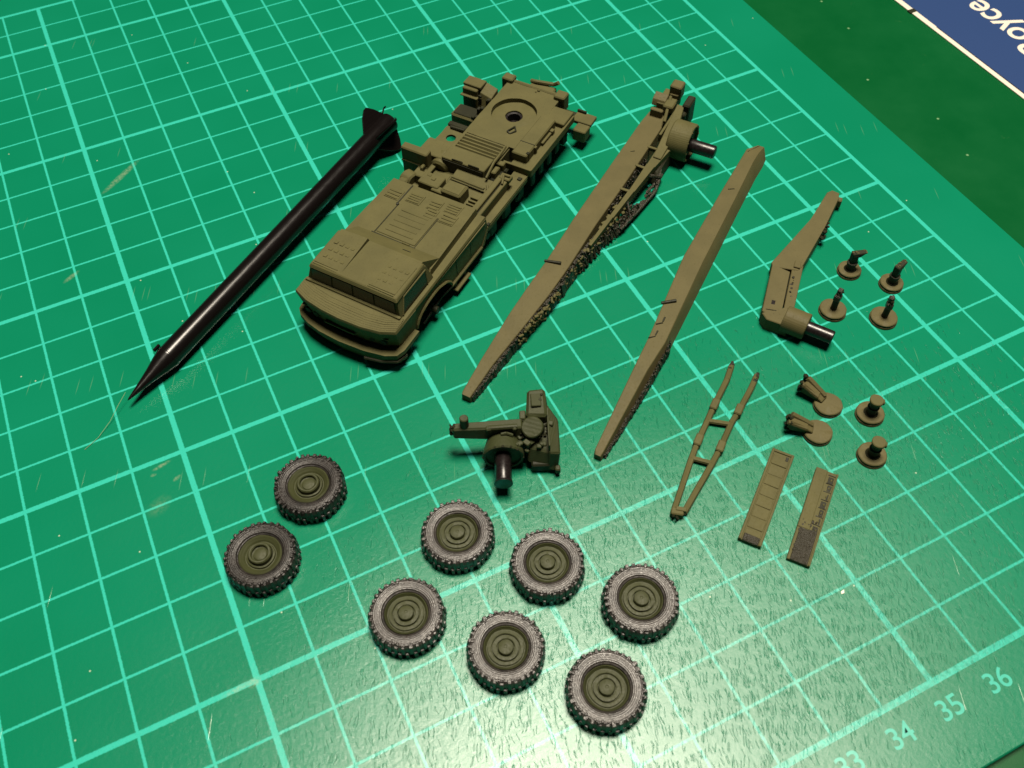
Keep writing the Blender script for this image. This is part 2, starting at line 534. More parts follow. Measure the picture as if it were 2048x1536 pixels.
# ------------------------------------------------------------------ truck
def truck():
    t = thing('model_truck', 'olive eight wheeler truck hull without its wheels, flat cab roof towards the camera', 'model truck', (28.93, 11.07, 0.0), math.radians(35.2))

    def P(name, mb, mat=OLIVE, par=t, sm=28):
        return mb.build(name, mat, par, sm)

    # chassis core
    m = MB()
    m.box(0.25, 8.25, -0.62, 0.62, 0.02, 0.56, 0.03)
    m.box(0.5, 3.6, -0.95, 0.95, 0.25, 0.7, 0.02)
    for x in (1.4, 3.8, 5.3, 7.7):
        m.cyl((x, -1.17, 0.33), (x, 1.17, 0.33), 0.09, seg=12)
        m.cyl((x, -1.0, 0.33), (x, -0.7, 0.33), 0.19, seg=14)
        m.cyl((x, 0.7, 0.33), (x, 1.0, 0.33), 0.19, seg=14)
        for s_ in (-1, 1):
            m.box(x - 0.3, x + 0.3, min(s_ * 0.62, s_ * 0.98), max(s_ * 0.62, s_ * 0.98), 0.16, 0.3, 0.03)
    P('chassis', m, DARKOLIVE)
    # hood and lower cab: loft with a bowed, undercut nose
    top = [(-0.02, -1.255), (-0.16, -0.95), (-0.235, -0.55), (-0.255, 0.0), (-0.225, 0.45), (-0.16, 0.87), (-0.03, 1.235)]
    bot = [(0.10, -1.20), (-0.03, -0.95), (-0.105, -0.55), (-0.125, 0.0), (-0.095, 0.45), (-0.03, 0.87), (0.09, 1.18)]
    m = MB()
    m.hull([(x, y, 0.46) for x, y in bot[::-1]] + [(0.72, -1.19, 0.46), (0.72, 1.18, 0.46)][::1],
           [(x, y, 1.0) for x, y in top[::-1]] + [(0.72, -1.25, 1.0), (0.72, 1.235, 1.0)])
    m.hull([(x, y, 1.0) for x, y in top[::-1]] + [(3.68, -1.21, 1.0), (3.68, 1.21, 1.0)],
           [(x + 0.015, y * 0.985, 1.05) for x, y in top[::-1]] + [(3.66, -1.19, 1.05), (3.66, 1.19, 1.05)])
    m.box(0.70, 3.66, -0.98, 0.98, 0.5, 1.02, 0.0)
    P('lower_cab', m)
    # thin printed layer steps on the hood
    for k in range(7):
        dx = 0.05 + 0.052 * k
        pts = [(x + dx, y * 0.975) for x, y in top[::-1]] + [(0.345, -1.20), (0.345, 1.19)]
        pts = [(min(x, 0.344), y) for x, y in pts]
        if k > 2:
            pts = [(max(-0.235 + dx, min(x, 0.344)), y) for x, y in pts]
        P('hood_layer', MB().hull([(x, y, 1.05 + 0.0055 * k) for x, y in pts], [(x, y, 1.0555 + 0.0055 * k) for x, y in pts]))
    # side skins with wheel arch
    for s_ in (-1, 1):
        arch = [(1.4 + 0.66 * math.cos(math.radians(a)), 0.42 + 0.34 * math.sin(math.radians(a))) for a in range(180, -1, -15)]
        poly = [(0.16, 0.42)] + arch + [(3.45, 0.36), (3.72, 0.62), (3.66, 1.0), (0.02, 1.0)]
        y0, y1 = (s_ * 1.215, s_ * 1.10)
        m = MB().side(poly[::-1] if s_ > 0 else poly, y1, y0)
        sk = P('side_skin', m)
        m = MB()
        rim = [(1.4 + 0.69 * math.cos(math.radians(a)), s_ * 1.235, 0.42 + 0.37 * math.sin(math.radians(a))) for a in range(180, -1, -15)]
        m.tube(rim, 0.032, 6)
        P('arch_lip', m, OLIVE, sk)
        P('sill', MB().box(2.06, 3.4, s_ * 1.22 - 0.05, s_ * 1.22 + 0.05, 0.34, 0.40, 0.01), OLIVE, sk)
        P('trim_rail', MB().box(1.55, 3.6, s_ * 1.217 - 0.015, s_ * 1.217 + 0.015, 0.93, 0.955, 0.004), OLIVE, sk)
        for x in (2.35, 2.95):
            P('door_seam', MB().box(x, x + 0.018, s_ * 1.219 - 0.006, s_ * 1.219 + 0.006, 0.46, 0.92, 0.0), DARKOLIVE, sk)
        P('step', MB().box(2.15, 2.75, s_ * 1.26 - 0.07, s_ * 1.26 + 0.07, 0.14, 0.20, 0.015), OLIVE)
        for xb in (2.2, 2.6):
            P('step_bracket', MB().box(xb, xb + 0.08, s_ * 1.2 - 0.05, s_ * 1.2 + 0.05, 0.2, 0.40, 0.01), DARKOLIVE)
        P('hub_stub', MB().cyl((1.4, s_ * 1.1, 0.30), (1.4, s_ * 1.30, 0.30), 0.085, seg=14), DARKOLIVE)
        P('tie_rod', MB().tube([(1.0, s_ * 1.16, 0.2), (1.75, s_ * 1.18, 0.34), (2.1, s_ * 1.24, 0.36)], 0.035, 8), DARKOLIVE)
    # bumper: ledge and lower bar
    led = [(0.62, -1.33), (0.05, -1.34), (-0.14, -1.28), (-0.26, -1.06), (-0.35, -0.6), (-0.39, 0.0), (-0.36, 0.5), (-0.29, 0.85), (-0.17, 1.13), (-0.04, 1.25), (0.1, 1.28), (0.62, 1.27)]
    inn = [(0.62, 1.15), (0.12, 1.12), (-0.10, 0.8), (-0.16, 0.0), (-0.12, -0.6), (-0.02, -1.05), (0.12, -1.2), (0.62, -1.22)]
    m = MB()
    m.hull([(x, y, 0.36) for x, y in led[::-1] + inn[::-1]], [(x, y, 0.465) for x, y in led[::-1] + inn[::-1]])
    P('bumper', m)
    m = MB()
    m.hull([(x + 0.12, y * 0.96, 0.05) for x, y in led[1:-1][::-1] + inn[1:-1][::-1]], [(x + 0.03, y * 0.985, 0.345) for x, y in led[1:-1][::-1] + inn[1:-1][::-1]])
    P('lower_bumper', m)
    P('bumper_bar', MB().tube([(-0.375, -0.6, 0.27), (-0.30, -0.98, 0.27), (-0.15, -1.27, 0.27), (0.1, -1.34, 0.27)], 0.035, 6), DARKOLIVE)
    # nose fittings
    P('grille_bar', MB().box(-0.235, -0.15, -0.33, 0.42, 0.66, 0.715, 0.012), OLIVE)
    for y in (-0.95, -0.68, 0.70, 0.92):
        x = -0.085 + 0.11 * abs(y) - 0.05
        P('headlamp', MB().cyl((x - 0.08, y, 0.66), (x + 0.1, y, 0.66), 0.075, seg=16), DARKOLIVE)
    for y in (-1.02, 0.98):
        P('marker_lamp', MB().box(-0.115, 0.05, y - 0.06, y + 0.06, 0.78, 0.81, 0.008), OLIVE)
    # cab upper
    m = MB()
    m.hull([(0.335, -1.15, 1.05), (1.62, -1.13, 1.05), (1.62, 1.15, 1.05), (0.335, 1.16, 1.05)],
           [(0.39, -1.075, 1.47), (1.5, -1.04, 1.47), (1.5, 1.06, 1.47), (0.39, 1.05, 1.47)], 0.012)
    P('cab', m)
    m = MB()
    m.hull([(0.345, -1.10, 1.465), (1.50, -1.05, 1.465), (1.50, 1.10, 1.465), (0.335, 1.06, 1.465)],
           [(0.40, -1.06, 1.555), (1.46, -1.02, 1.545), (1.46, 1.07, 1.545), (0.39, 1.02, 1.555)], 0.02)
    roof = P('roof', m)
    m = MB()
    for y0, y1 in ((-1.03, -0.55), (-0.51, -0.02), (0.02, 0.5), (0.54, 1.03)):
        pane = MB().hull([(0.333, y0, 1.13), (0.36, y0, 1.13), (0.36, y1, 1.13), (0.333, y1, 1.13)],
                         [(0.366, y0 * 0.97, 1.42), (0.40, y0 * 0.97, 1.42), (0.40, y1 * 0.97, 1.42), (0.366, y1 * 0.97, 1.42)])
        P('windscreen_pane', pane, GLASS)
    P('windscreen_sill', MB().box(0.27, 0.345, -1.16, 1.17, 1.085, 1.125, 0.01), OLIVE)
    for s_ in (-1, 1):
        A = [(0.46, s_ * 1.142, 1.10), (1.36, s_ * 1.135, 1.10), (1.40, s_ * 1.085, 1.41), (0.62, s_ * 1.085, 1.41)]
        B = [(x, y - s_ * 0.06, z) for x, y, z in A]
        P('side_window', MB().hull(A, B), GLASS)
        P('window_frame', MB().tube([(0.43, s_ * 1.145, 1.075), (0.60, s_ * 1.085, 1.43), (1.42, s_ * 1.082, 1.43), (1.38, s_ * 1.14, 1.075)], 0.016, 6), OLIVE)
    # engine deck, sloping up to the cab roof
    m = MB()
    m.hull([(1.46, -1.07, 1.04), (3.66, -1.0, 1.04), (3.66, 1.16, 1.04), (1.46, 1.2, 1.04)],
           [(1.66, -1.06, 1.215), (3.64, -0.99, 1.215), (3.64, 1.15, 1.215), (1.66, 1.19, 1.215)])
    m.hull([(1.40, -1.0, 1.2), (2.02, -1.04, 1.2), (2.02, 1.0, 1.2), (1.40, 1.02, 1.2)],
           [(1.40, -0.98, 1.54), (1.50, -0.98, 1.54), (1.50, 0.98, 1.54), (1.40, 1.0, 1.54)])
    P('engine_deck', m)
    # roof hatches with vent ribs
    m = MB()
    m.hull([(0.46, 0.30, 1.54), (1.50, 0.32, 1.53), (1.50, 1.02, 1.53), (0.46, 0.98, 1.54)],
           [(0.50, 0.30, 1.558), (1.47, 0.33, 1.615), (1.47, 0.99, 1.60), (0.50, 0.96, 1.558)])
    lh = P('roof_hatch', m)
    rh = P('roof_hatch', MB().box(0.46, 1.30, -0.98, -0.40, 1.545, 1.563, 0.006))
    for (h, ya, za, sl) in ((lh, 0.40, 1.562, 0.055), (rh, -0.93, 1.563, 0.0)):
        for i in range(3):
            for j in range(4):
                x = 0.66 + 0.2 * i * (1 if h is lh else 0.95)
                y = ya + 0.14 * j
                P('louvre', MB().hull([(x, y, za + sl * (x - 0.5) - 0.004), (x + 0.085, y, za + sl * (x - 0.42) - 0.004), (x + 0.085, y + 0.085, za + sl * (x - 0.42) - 0.004), (x, y + 0.085, za + sl * (x - 0.5) - 0.004)],
                                      [(x, y + 0.01, za + sl * (x - 0.5) + 0.009), (x + 0.03, y + 0.01, za + sl * (x - 0.5) + 0.009), (x + 0.03, y + 0.075, za + sl * (x - 0.5) + 0.009), (x, y + 0.075, za + sl * (x - 0.5) + 0.009)]), OLIVE, h)
        for k in range(2):
            y0, y1 = (0.40, 0.98) if h is lh else (-0.98, -0.36)
            P('gutter_rib', MB().box(0.415 + 0.05 * k, 0.43 + 0.05 * k, y0, y1, 1.545, 1.572, 0.003), OLIVE, h)
    # deck hatch
    dh = P('deck_hatch', MB().box(2.05, 3.0, -0.40, 0.57, 1.21, 1.234, 0.008))
    for k in range(5):
        x = 2.18 + 0.16 * k
        P('rib', MB().box(x, x + 0.05, -0.26, 0.42, 1.230, 1.245, 0.008), OLIVE, dh)
    P('seam', MB().box(1.98, 2.012, -0.45, 0.66, 1.2, 1.223, 0.004), DARKOLIVE)
    P('seam', MB().box(2.02, 2.96, 0.585, 0.612, 1.2, 1.224, 0.004), DARKOLIVE)
    P('seam', MB().box(2.02, 3.0, -0.432, -0.412, 1.2, 1.223, 0.004), DARKOLIVE)
    P('seam', MB().box(2.98, 3.62, 0.62, 0.655, 1.2, 1.224, 0.004), DARKOLIVE)
    P('lock_knob', MB().ball((2.965, 0.615, 1.235), 0.045, squash=(1, 1, 0.5)), DARKOLIVE)
    P('hinge', MB().box(1.99, 2.03, -0.30, -0.12, 1.21, 1.25, 0.01), OLIVE)
    P('grab_handle', MB().tube([(1.72, -0.36, 1.35), (1.72, -0.36, 1.40), (1.72, -0.52, 1.40), (1.72, -0.52, 1.35)], 0.012, 6), DARKOLIVE)
    for cx, cy, n, wd in ((3.22, 0.86, 3, 0.30), (3.30, 0.36, 4, 0.30), (3.32, -0.14, 3, 0.24), (3.40, -0.56, 4, 0.30), (3.05, -0.20, 3, 0.22), (3.08, -0.62, 3, 0.30)):
        fr = P('vent', MB().box(cx - 0.17, cx + 0.15, cy - wd / 2 - 0.03, cy + wd / 2 + 0.03, 1.211, 1.228, 0.006))
        for k in range(n):
            x = cx - 0.15 + 0.28 * k / n
            P('slat', MB().hull([(x, cy - wd / 2, 1.226), (x + 0.055, cy - wd / 2, 1.226), (x + 0.055, cy + wd / 2, 1.226), (x, cy + wd / 2, 1.226)],
                                [(x + 0.002, cy - wd / 2, 1.245), (x + 0.018, cy - wd / 2, 1.245), (x + 0.018, cy + wd / 2, 1.245), (x + 0.002, cy + wd / 2, 1.245)]), OLIVE, fr)
    # machinery bay behind the deck
    m = MB()
    m.box(3.64, 5.0, -0.98, 0.98, 0.40, 0.60, 0.01)
    m.hull([(3.68, -0.75, 0.6), (4.98, -0.75, 0.6), (4.98, 0.3, 0.6), (3.68, 0.3, 0.6)], [(3.68, -0.75, 0.62), (4.98, -0.72, 0.80), (4.98, 0.3, 0.80), (3.68, 0.3, 0.62)])
    bay = P('engine_bay', m)
    for k in range(4):
        P('floor_rib', MB().box(4.0 + 0.1 * k, 4.05 + 0.1 * k, -0.74, -0.42, 0.66, 0.74 + 0.012 * k, 0.006), OLIVE, bay)
    P('pipe', MB().tube([(4.25, 0.30, 0.72), (4.62, 0.26, 0.86), (4.6, -0.62, 0.86)], 0.035, 8), OLIVE, bay)
    P('side_rail', MB().box(3.62, 5.05, -0.90, -0.76, 0.55, 1.0, 0.015))
    P('side_rail', MB().box(3.62, 5.05, -1.03, -0.94, 0.55, 0.97, 0.015))
    P('rail_groove', MB().box(3.62, 5.0, -0.935, -0.905, 0.5, 0.93, 0.0), DARKOLIVE)
    P('rail_clip', MB().box(4.95, 5.15, -1.08, -0.80, 0.9, 1.02, 0.02).tube([(4.8, -0.98, 1.0), (5.05, -0.90, 1.05), (5.05, -1.05, 1.05)], 0.025, 6))
    tb_ = P('tool_box', MB().box(3.98, 4.40, -0.35, 0.17, 0.62, 1.0, 0.03))
    P('lid', MB().box(4.02, 4.36, -0.31, 0.13, 0.995, 1.015, 0.01), OLIVE, tb_)
    P('motor_block', MB().box(4.03, 4.42, 0.27, 0.80, 0.60, 0.97, 0.02).box(4.18, 4.38, 0.72, 0.98, 0.7, 0.96, 0.02).box(3.96, 4.14, 0.12, 0.42, 0.72, 0.93, 0.02))
    P('valve', MB().box(4.2, 4.3, 0.45, 0.55, 0.96, 0.99, 0.01))
    P('valve', MB().box(4.28, 4.36, 0.6, 0.7, 0.96, 0.985, 0.01))
    P('air_tank', MB().cyl((4.16, 1.00, 0.72), (4.22, 1.30, 0.72), 0.22, seg=20, bev=0.04).cyl((4.0, 1.05, 0.72), (4.02, 1.28, 0.70), 0.18, seg=18, bev=0.04).box(3.9, 4.4, 0.98, 1.5, 0.38, 0.56, 0.02))
    fb = P('locker', MB().box(4.72, 4.94, 0.98, 1.70, 0.25, 1.10, 0.025))
    P('locker_band', MB().box(4.70, 4.73, 0.98, 1.70, 0.70, 0.74, 0.005), OLIVE, fb)
    P('tap', MB().tube([(4.70, 1.06, 0.80), (4.58, 1.04, 0.84), (4.56, 1.04, 0.70)], 0.04, 8), OLIVE, fb)
    P('round_housing', MB().cyl((4.92, 0.80, 0.62), (5.35, 0.80, 0.70), 0.24, seg=20, bev=0.05))
    P('side_platform', MB().box(5.0, 5.55, 0.72, 1.42, 0.78, 0.9, 0.02).box(4.98, 5.1, 1.3, 1.44, 0.5, 0.9, 0.02))
    # plate box in front of the slotted panel
    pb = P('plate_box', MB().box(4.98, 5.46, -0.40, 0.74, 0.60, 0.985, 0.015))
    for y in (0.32, -0.12):
        P('handle', MB().tube([(5.0, y - 0.14, 0.985), (5.0, y - 0.13, 1.01), (5.0, y + 0.13, 1.01), (5.0, y + 0.14, 0.985)], 0.014, 6), DARKOLIVE, pb)
    P('front_shade', MB().box(4.965, 4.985, -0.36, 0.70, 0.62, 0.93, 0.0), DARKOLIVE, pb)  # dark sheet, shade of the box's front face put into colour
    P('linkage', MB().tube([(4.9, -0.5, 0.9), (5.35, -0.46, 1.0), (5.55, -0.46, 1.0), (6.0, -0.42, 0.99)], 0.03, 6).box(5.05, 5.3, -0.66, -0.54, 0.8, 0.98, 0.02).box(5.35, 5.5, -0.7, -0.56, 0.8, 1.0, 0.02))
    P('tap', MB().tube([(4.75, -0.62, 0.85), (4.62, -0.70, 0.80), (4.52, -0.70, 0.78)], 0.03, 6))
    # rear deck: flat pieces around a real round opening
    zt = 0.955
    cx, cy, R = 7.2, 0.02, 0.56
    m = MB()
    m.box(5.44, 6.06, -0.50, 0.74, 0.55, 0.90, 0.0)
    N = 48
    out = []
    for k in range(N):
        a = 2 * PI * k / N
        dx, dy = math.cos(a), math.sin(a)
        sc = min((8.28 - cx) / dx if dx > 1e-6 else 99, (6.04 - cx) / dx if dx < -1e-6 else 99, (0.74 - cy) / dy if dy > 1e-6 else 99, (-0.74 - cy) / dy if dy < -1e-6 else 99)
        out.append((cx + dx * sc, cy + dy * sc))
    for k in range(N):
        k2 = (k + 1) % N
        a0, a1 = 2 * PI * k / N, 2 * PI * k2 / N
        i0, i1 = (cx + R * math.cos(a0), cy + R * math.sin(a0)), (cx + R * math.cos(a1), cy + R * math.sin(a1))
        bm = m.bm
        vs = [bm.verts.new((*i0, zt)), bm.verts.new((*out[k], zt)), bm.verts.new((*out[k2], zt)), bm.verts.new((*i1, zt))]
        bm.faces.new(vs)
        lo = [bm.verts.new((*i0, zt - 0.13)), bm.verts.new((*i1, zt - 0.13))]
        bm.faces.new((vs[0], vs[3], lo[1], lo[0]))
        ol = [bm.verts.new((*out[k], 0.55)), bm.verts.new((*out[k2], 0.55))]
        bm.faces.new((vs[1], ol[0], ol[1], vs[2]))
    for pa in ((8.28, 0.74), (8.28, -0.74), (6.04, 0.74), (6.04, -0.74)):
        c0 = min(out, key=lambda q: (q[0] - pa[0]) ** 2 + (0 if abs(q[0] - pa[0]) < 1e-4 else 9) + (q[1] - pa[1]) ** 2)
        c1 = min(out, key=lambda q: (q[1] - pa[1]) ** 2 + (0 if abs(q[1] - pa[1]) < 1e-4 else 9) + (q[0] - pa[0]) ** 2)
        m.bm.faces.new([m.bm.verts.new((*c0, zt)), m.bm.verts.new((*pa, zt)), m.bm.verts.new((*c1, zt))])
    bmesh.ops.remove_doubles(m.bm, verts=m.bm.verts[:], dist=0.002)
    deck = P('rear_deck', m)
    P('turntable', MB().lathe([(0.215, 0.55), (0.215, 0.845), (0.225, 0.855), (0.53, 0.853), (0.565, 0.835), (0.565, 0.7)], 48, None, (cx, cy, 0)), OLIVE, deck)
    P('socket', MB().lathe([(0.16, 0.60), (0.16, 0.80), (0.21, 0.81), (0.214, 0.55)], 32, None, (cx, cy, 0)).lathe([(0, 0.62), (0.15, 0.62)], 20, None, (cx, cy, 0)), SHAFT, deck)
    for k in range(5):
        x = 5.50 + 0.112 * k
        P('slat', MB().hull([(x, -0.38, 0.895), (x + 0.075, -0.38, 0.895), (x + 0.075, 0.66, 0.895), (x, 0.66, 0.895)],
                            [(x + 0.03, -0.38, 0.955), (x + 0.072, -0.38, 0.955), (x + 0.072, 0.66, 0.955), (x + 0.03, 0.66, 0.955)]), OLIVE, deck)
    P('deck_edge', MB().box(5.44, 6.05, 0.66, 0.74, 0.85, 0.965, 0.01), OLIVE, deck)
    P('deck_edge', MB().box(5.44, 6.05, -0.48, -0.39, 0.85, 0.965, 0.01), OLIVE, deck)
    P('tie_down', MB().tube([(6.46, -0.27, 0.96), (6.60, -0.36, 0.985), (6.72, -0.27, 0.985), (6.50, -0.18, 0.985), (6.46, -0.27, 0.96)], 0.018, 6), DARKOLIVE, deck)
    # right tray and its long box
    m = MB().box(5.62, 7.86, -1.27, -0.72, 0.70, 0.84, 0.012)
    tray = P('side_tray', m)
    P('tray_lip', MB().box(5.62, 7.86, -1.30, -1.24, 0.70, 0.885, 0.008).box(5.60, 5.66, -1.29, -0.55, 0.70, 0.885, 0.008), OLIVE, tray)
    P('tray_end', MB().box(7.35, 7.9, -1.26, -0.72, 0.83, 0.955, 0.015), OLIVE, tray)
    sb = P('stowage_box', MB().box(5.82, 7.32, -1.06, -0.66, 0.83, 1.06, 0.025))
    P('box_step', MB().box(6.22, 6.30, -1.1, -1.0, 0.83, 1.03, 0.01).box(6.55, 7.0, -1.115, -1.0, 0.84, 0.93, 0.01).box(7.0, 7.12, -1.14, -1.0, 0.84, 0.96, 0.01), OLIVE, sb)
    P('latch', MB().box(5.9, 5.98, -1.08, -1.0, 1.04, 1.075, 0.01), DARKOLIVE, sb)
    P('seam', MB().box(6.25, 6.27, -1.05, -0.67, 1.055, 1.064, 0.0), DARKOLIVE, sb)
    for k in range(5):
        P('underframe_post', MB().box(5.8 + 0.42 * k, 6.0 + 0.42 * k, -1.22, -0.7, 0.2 + 0.05 * (k % 2), 0.72, 0.03), DARKOLIVE)
    # fenders
    for s_ in (-1, 1):
        ya, yb = (s_ * 0.86, s_ * 1.22)
        m = MB().hull([(3.70, min(ya, yb), 0.66), (5.60, min(ya, yb), 0.66), (5.60, max(ya, yb), 0.66), (3.70, max(ya, yb), 0.66)],
                      [(3.80, min(ya, yb), 0.715), (5.60, min(ya, yb), 0.715), (5.60, max(ya, yb), 0.715), (3.80, max(ya, yb), 0.715)], 0.008)
        if s_ < 0:
            m.box(3.72, 5.58, -1.225, -1.17, 0.56, 0.68, 0.01)
            m.hull([(3.40, -1.24, 0.36), (3.50, -1.24, 0.36), (3.50, -0.95, 0.36), (3.40, -0.95, 0.36)], [(3.70, -1.22, 0.70), (3.80, -1.22, 0.70), (3.80, -0.86, 0.70), (3.70, -0.86, 0.70)])
        P('fender', m)
        for x in (3.9, 4.55, 5.2):
            P('suspension', MB().box(x, x + 0.36, min(s_ * 0.7, s_ * 1.16), max(s_ * 0.7, s_ * 1.16), 0.12, 0.55, 0.06), DARKOLIVE)
    P('fender_clip', MB().box(5.35, 5.45, -1.16, -1.06, 0.71, 0.745, 0.008), DARKOLIVE)
    P('fender_clip', MB().box(3.74, 3.83, -1.23, -1.16, 0.70, 0.735, 0.008), DARKOLIVE)
    # left lower shelf with a round hole
    m = MB()
    hx, hy, hr = 5.98, 1.10, 0.125
    o2 = []
    for k in range(24):
        a = 2 * PI * k / 24
        dx, dy = math.cos(a), math.sin(a)
        sc = min((6.45 - hx) / dx if dx > 1e-6 else 99, (5.5 - hx) / dx if dx < -1e-6 else 99, (1.42 - hy) / dy if dy > 1e-6 else 99, (0.74 - hy) / dy if dy < -1e-6 else 99)
        o2.append((hx + dx * sc, hy + dy * sc))
    for k in range(24):
        a0, a1 = 2 * PI * k / 24, 2 * PI * (k + 1) / 24
        p0, p1 = (hx + hr * math.cos(a0), hy + hr * math.sin(a0)), (hx + hr * math.cos(a1), hy + hr * math.sin(a1))
        q0, q1 = o2[k], o2[(k + 1) % 24]
        m.hull([(*p0, 0.60), (*q0, 0.60), (*q1, 0.60), (*p1, 0.60)], [(*p0, 0.66), (*q0, 0.66), (*q1, 0.66), (*p1, 0.66)])
    P('left_shelf', m)
    P('shelf_fitting', MB().box(6.35, 6.5, 0.9, 1.42, 0.62, 0.72, 0.02).tube([(6.3, 0.9, 0.72), (6.3, 1.3, 0.70)], 0.04, 8), DARKOLIVE)
    # left rear equipment stack
    lb = P('battery_box', MB().box(6.72, 7.18, 0.90, 1.56, 0.10, 0.72, 0.04))
    P('lid', MB().box(6.76, 7.14, 0.95, 1.5, 0.715, 0.745, 0.01), DARKOLIVE, lb)
    st = P('equipment_cabinet', MB().box(7.36, 7.74, 1.16, 1.58, 0.12, 1.06, 0.02))
    P('cabinet_top', MB().box(7.46, 7.78, 1.10, 1.60, 1.05, 1.13, 0.012), OLIVE, st)
    P('cabinet_shelf', MB().box(7.28, 7.38, 1.12, 1.60, 0.86, 0.90, 0.01).box(7.28, 7.33, 1.12, 1.17, 0.2, 0.9, 0.008), OLIVE, st)
    P('cabinet_door', MB().box(7.345, 7.365, 1.2, 1.54, 0.2, 0.82, 0.005), DARKOLIVE, st)
    for k in range(7):
        P('side_rib', MB().box(7.36, 7.40, 1.04, 1.13, 0.30 + 0.1 * k, 0.36 + 0.1 * k, 0.006), DARKOLIVE, st)
    P('slanted_panel', MB().hull([(7.30, 0.78, 0.5), (7.75, 0.78, 0.5), (7.75, 1.12, 0.5), (7.30, 1.12, 0.5)], [(7.45, 0.80, 0.92), (7.80, 0.80, 0.98), (7.80, 1.12, 1.08), (7.45, 1.12, 1.0)], 0.01))
    m = MB()
    for k in range(16):
        x, y = random.uniform(6.75, 7.9), random.uniform(0.76, 0.98)
        m.box(x - 0.05, x + 0.05, y - 0.04, y + 0.04, 0.6, random.uniform(0.74, 0.92), 0.012)
    P('hose_clutter', m, DARKOLIVE)['kind'] = 'stuff'
    # rear beam and lamps
    P('rear_beam', MB().tube([(8.30, 0.80, 0.93), (8.30, -0.66, 0.93)], 0.06, 10).box(8.2, 8.36, -0.8, 0.8, 0.45, 0.86, 0.02))
    P('rear_bolt', MB().ball((8.22, -0.12, 0.97), 0.045), OLIVE)
    P('rear_bolt', MB().ball((8.14, -0.08, 0.96), 0.03), OLIVE)
    P('tail_lamp', MB().box(8.16, 8.42, 0.60, 0.90, 0.62, 1.06, 0.025), OLIVE)
    P('tail_lamp', MB().box(8.10, 8.40, -0.88, -0.58, 0.62, 1.06, 0.025), OLIVE)
    P('tow_frame', MB().tube([(8.58, 0.28, 0.90), (8.56, 0.15, 0.93), (8.66, -0.33, 0.93), (8.64, -0.46, 1.04)], 0.05, 8).box(8.40, 8.64, -0.42, 0.26, 0.62, 0.88, 0.03))
    rs = P('rear_step', MB().box(8.12, 8.50, -1.62, -1.10, 0.44, 0.54, 0.015))
    P('step_block', MB().box(7.78, 8.10, -1.63, -1.30, 0.22, 0.53, 0.02), OLIVE, rs)
    P('step_bracket', MB().box(8.2, 8.45, -1.15, -0.6, 0.4, 0.52, 0.02).box(8.44, 8.5, -1.34, -1.1, 0.5, 0.6, 0.01), DARKOLIVE, rs)
    return t


truck()


# ------------------------------------------------------------------ rough unpainted lattice bits along a side
def lattice(path, height, n, seed, w=0.05, jitter=0.03):
    """many small printed struts: zig-zag bars plus crumbs between two levels along a path of (x, y)"""
    rnd = random.Random(seed)
    m = MB()
    pts = [Vector((x, y, 0)) for x, y in path]
    L = [0]
    for a, b in zip(pts, pts[1:]):
        L.append(L[-1] + (b - a).length)
    def at(s):
        for i in range(len(pts) - 1):
            if s <= L[i + 1] or i == len(pts) - 2:
                f = (s - L[i]) / (L[i + 1] - L[i])
                return pts[i].lerp(pts[i + 1], f)
    for k in range(n):
        s = (k + rnd.random() * 0.8) / n * L[-1]
        h = height(s / L[-1])
        p = at(s)
        j = Vector((rnd.uniform(-jitter, jitter), rnd.uniform(-jitter, jitter), 0))
        a = p + j + Vector((rnd.uniform(-0.04, 0.04), -0.01, rnd.uniform(0.0, 0.35) * h + 0.015))
        b = p + Vector((rnd.uniform(-0.06, 0.10), rnd.uniform(0.0, w), h * rnd.uniform(0.62, 1.02)))
        m.cyl(a, b, rnd.uniform(0.012, 0.030), rnd.uniform(0.010, 0.024), seg=5, bev=0.003)
        if k % 2 == 0:
            m.ball(tuple(p + Vector((rnd.uniform(-0.04, 0.04), rnd.uniform(-0.02, w), rnd.uniform(0.15, 1.0) * h))), rnd.uniform(0.016, 0.044), squash=(1.3, 0.8, 0.9))
    return m


def loft_girder(st):
    """st: list of (x, y_left, y_ridge, y_foot, h) cross sections; left wall, top face, slanted right wall"""
    m = MB()
    bm = m.bm
    secs = []
    for x, yl, yr, yf, h in st:
        secs.append([bm.verts.new((x, yl + 0.01, 0.0)), bm.verts.new((x, yl, h - 0.015)), bm.verts.new((x, yl - 0.015, h)),
                     bm.verts.new((x, yr + 0.012, h)), bm.verts.new((x, yr, h - 0.012)), bm.verts.new((x, yf, 0.0))])
    for a, b in zip(secs, secs[1:]):
        for i in range(6):
            bm.faces.new((a[i], a[(i + 1) % 6], b[(i + 1) % 6], b[i]))
    bm.faces.new(secs[0])
    bm.faces.new(secs[-1][::-1])
    return m


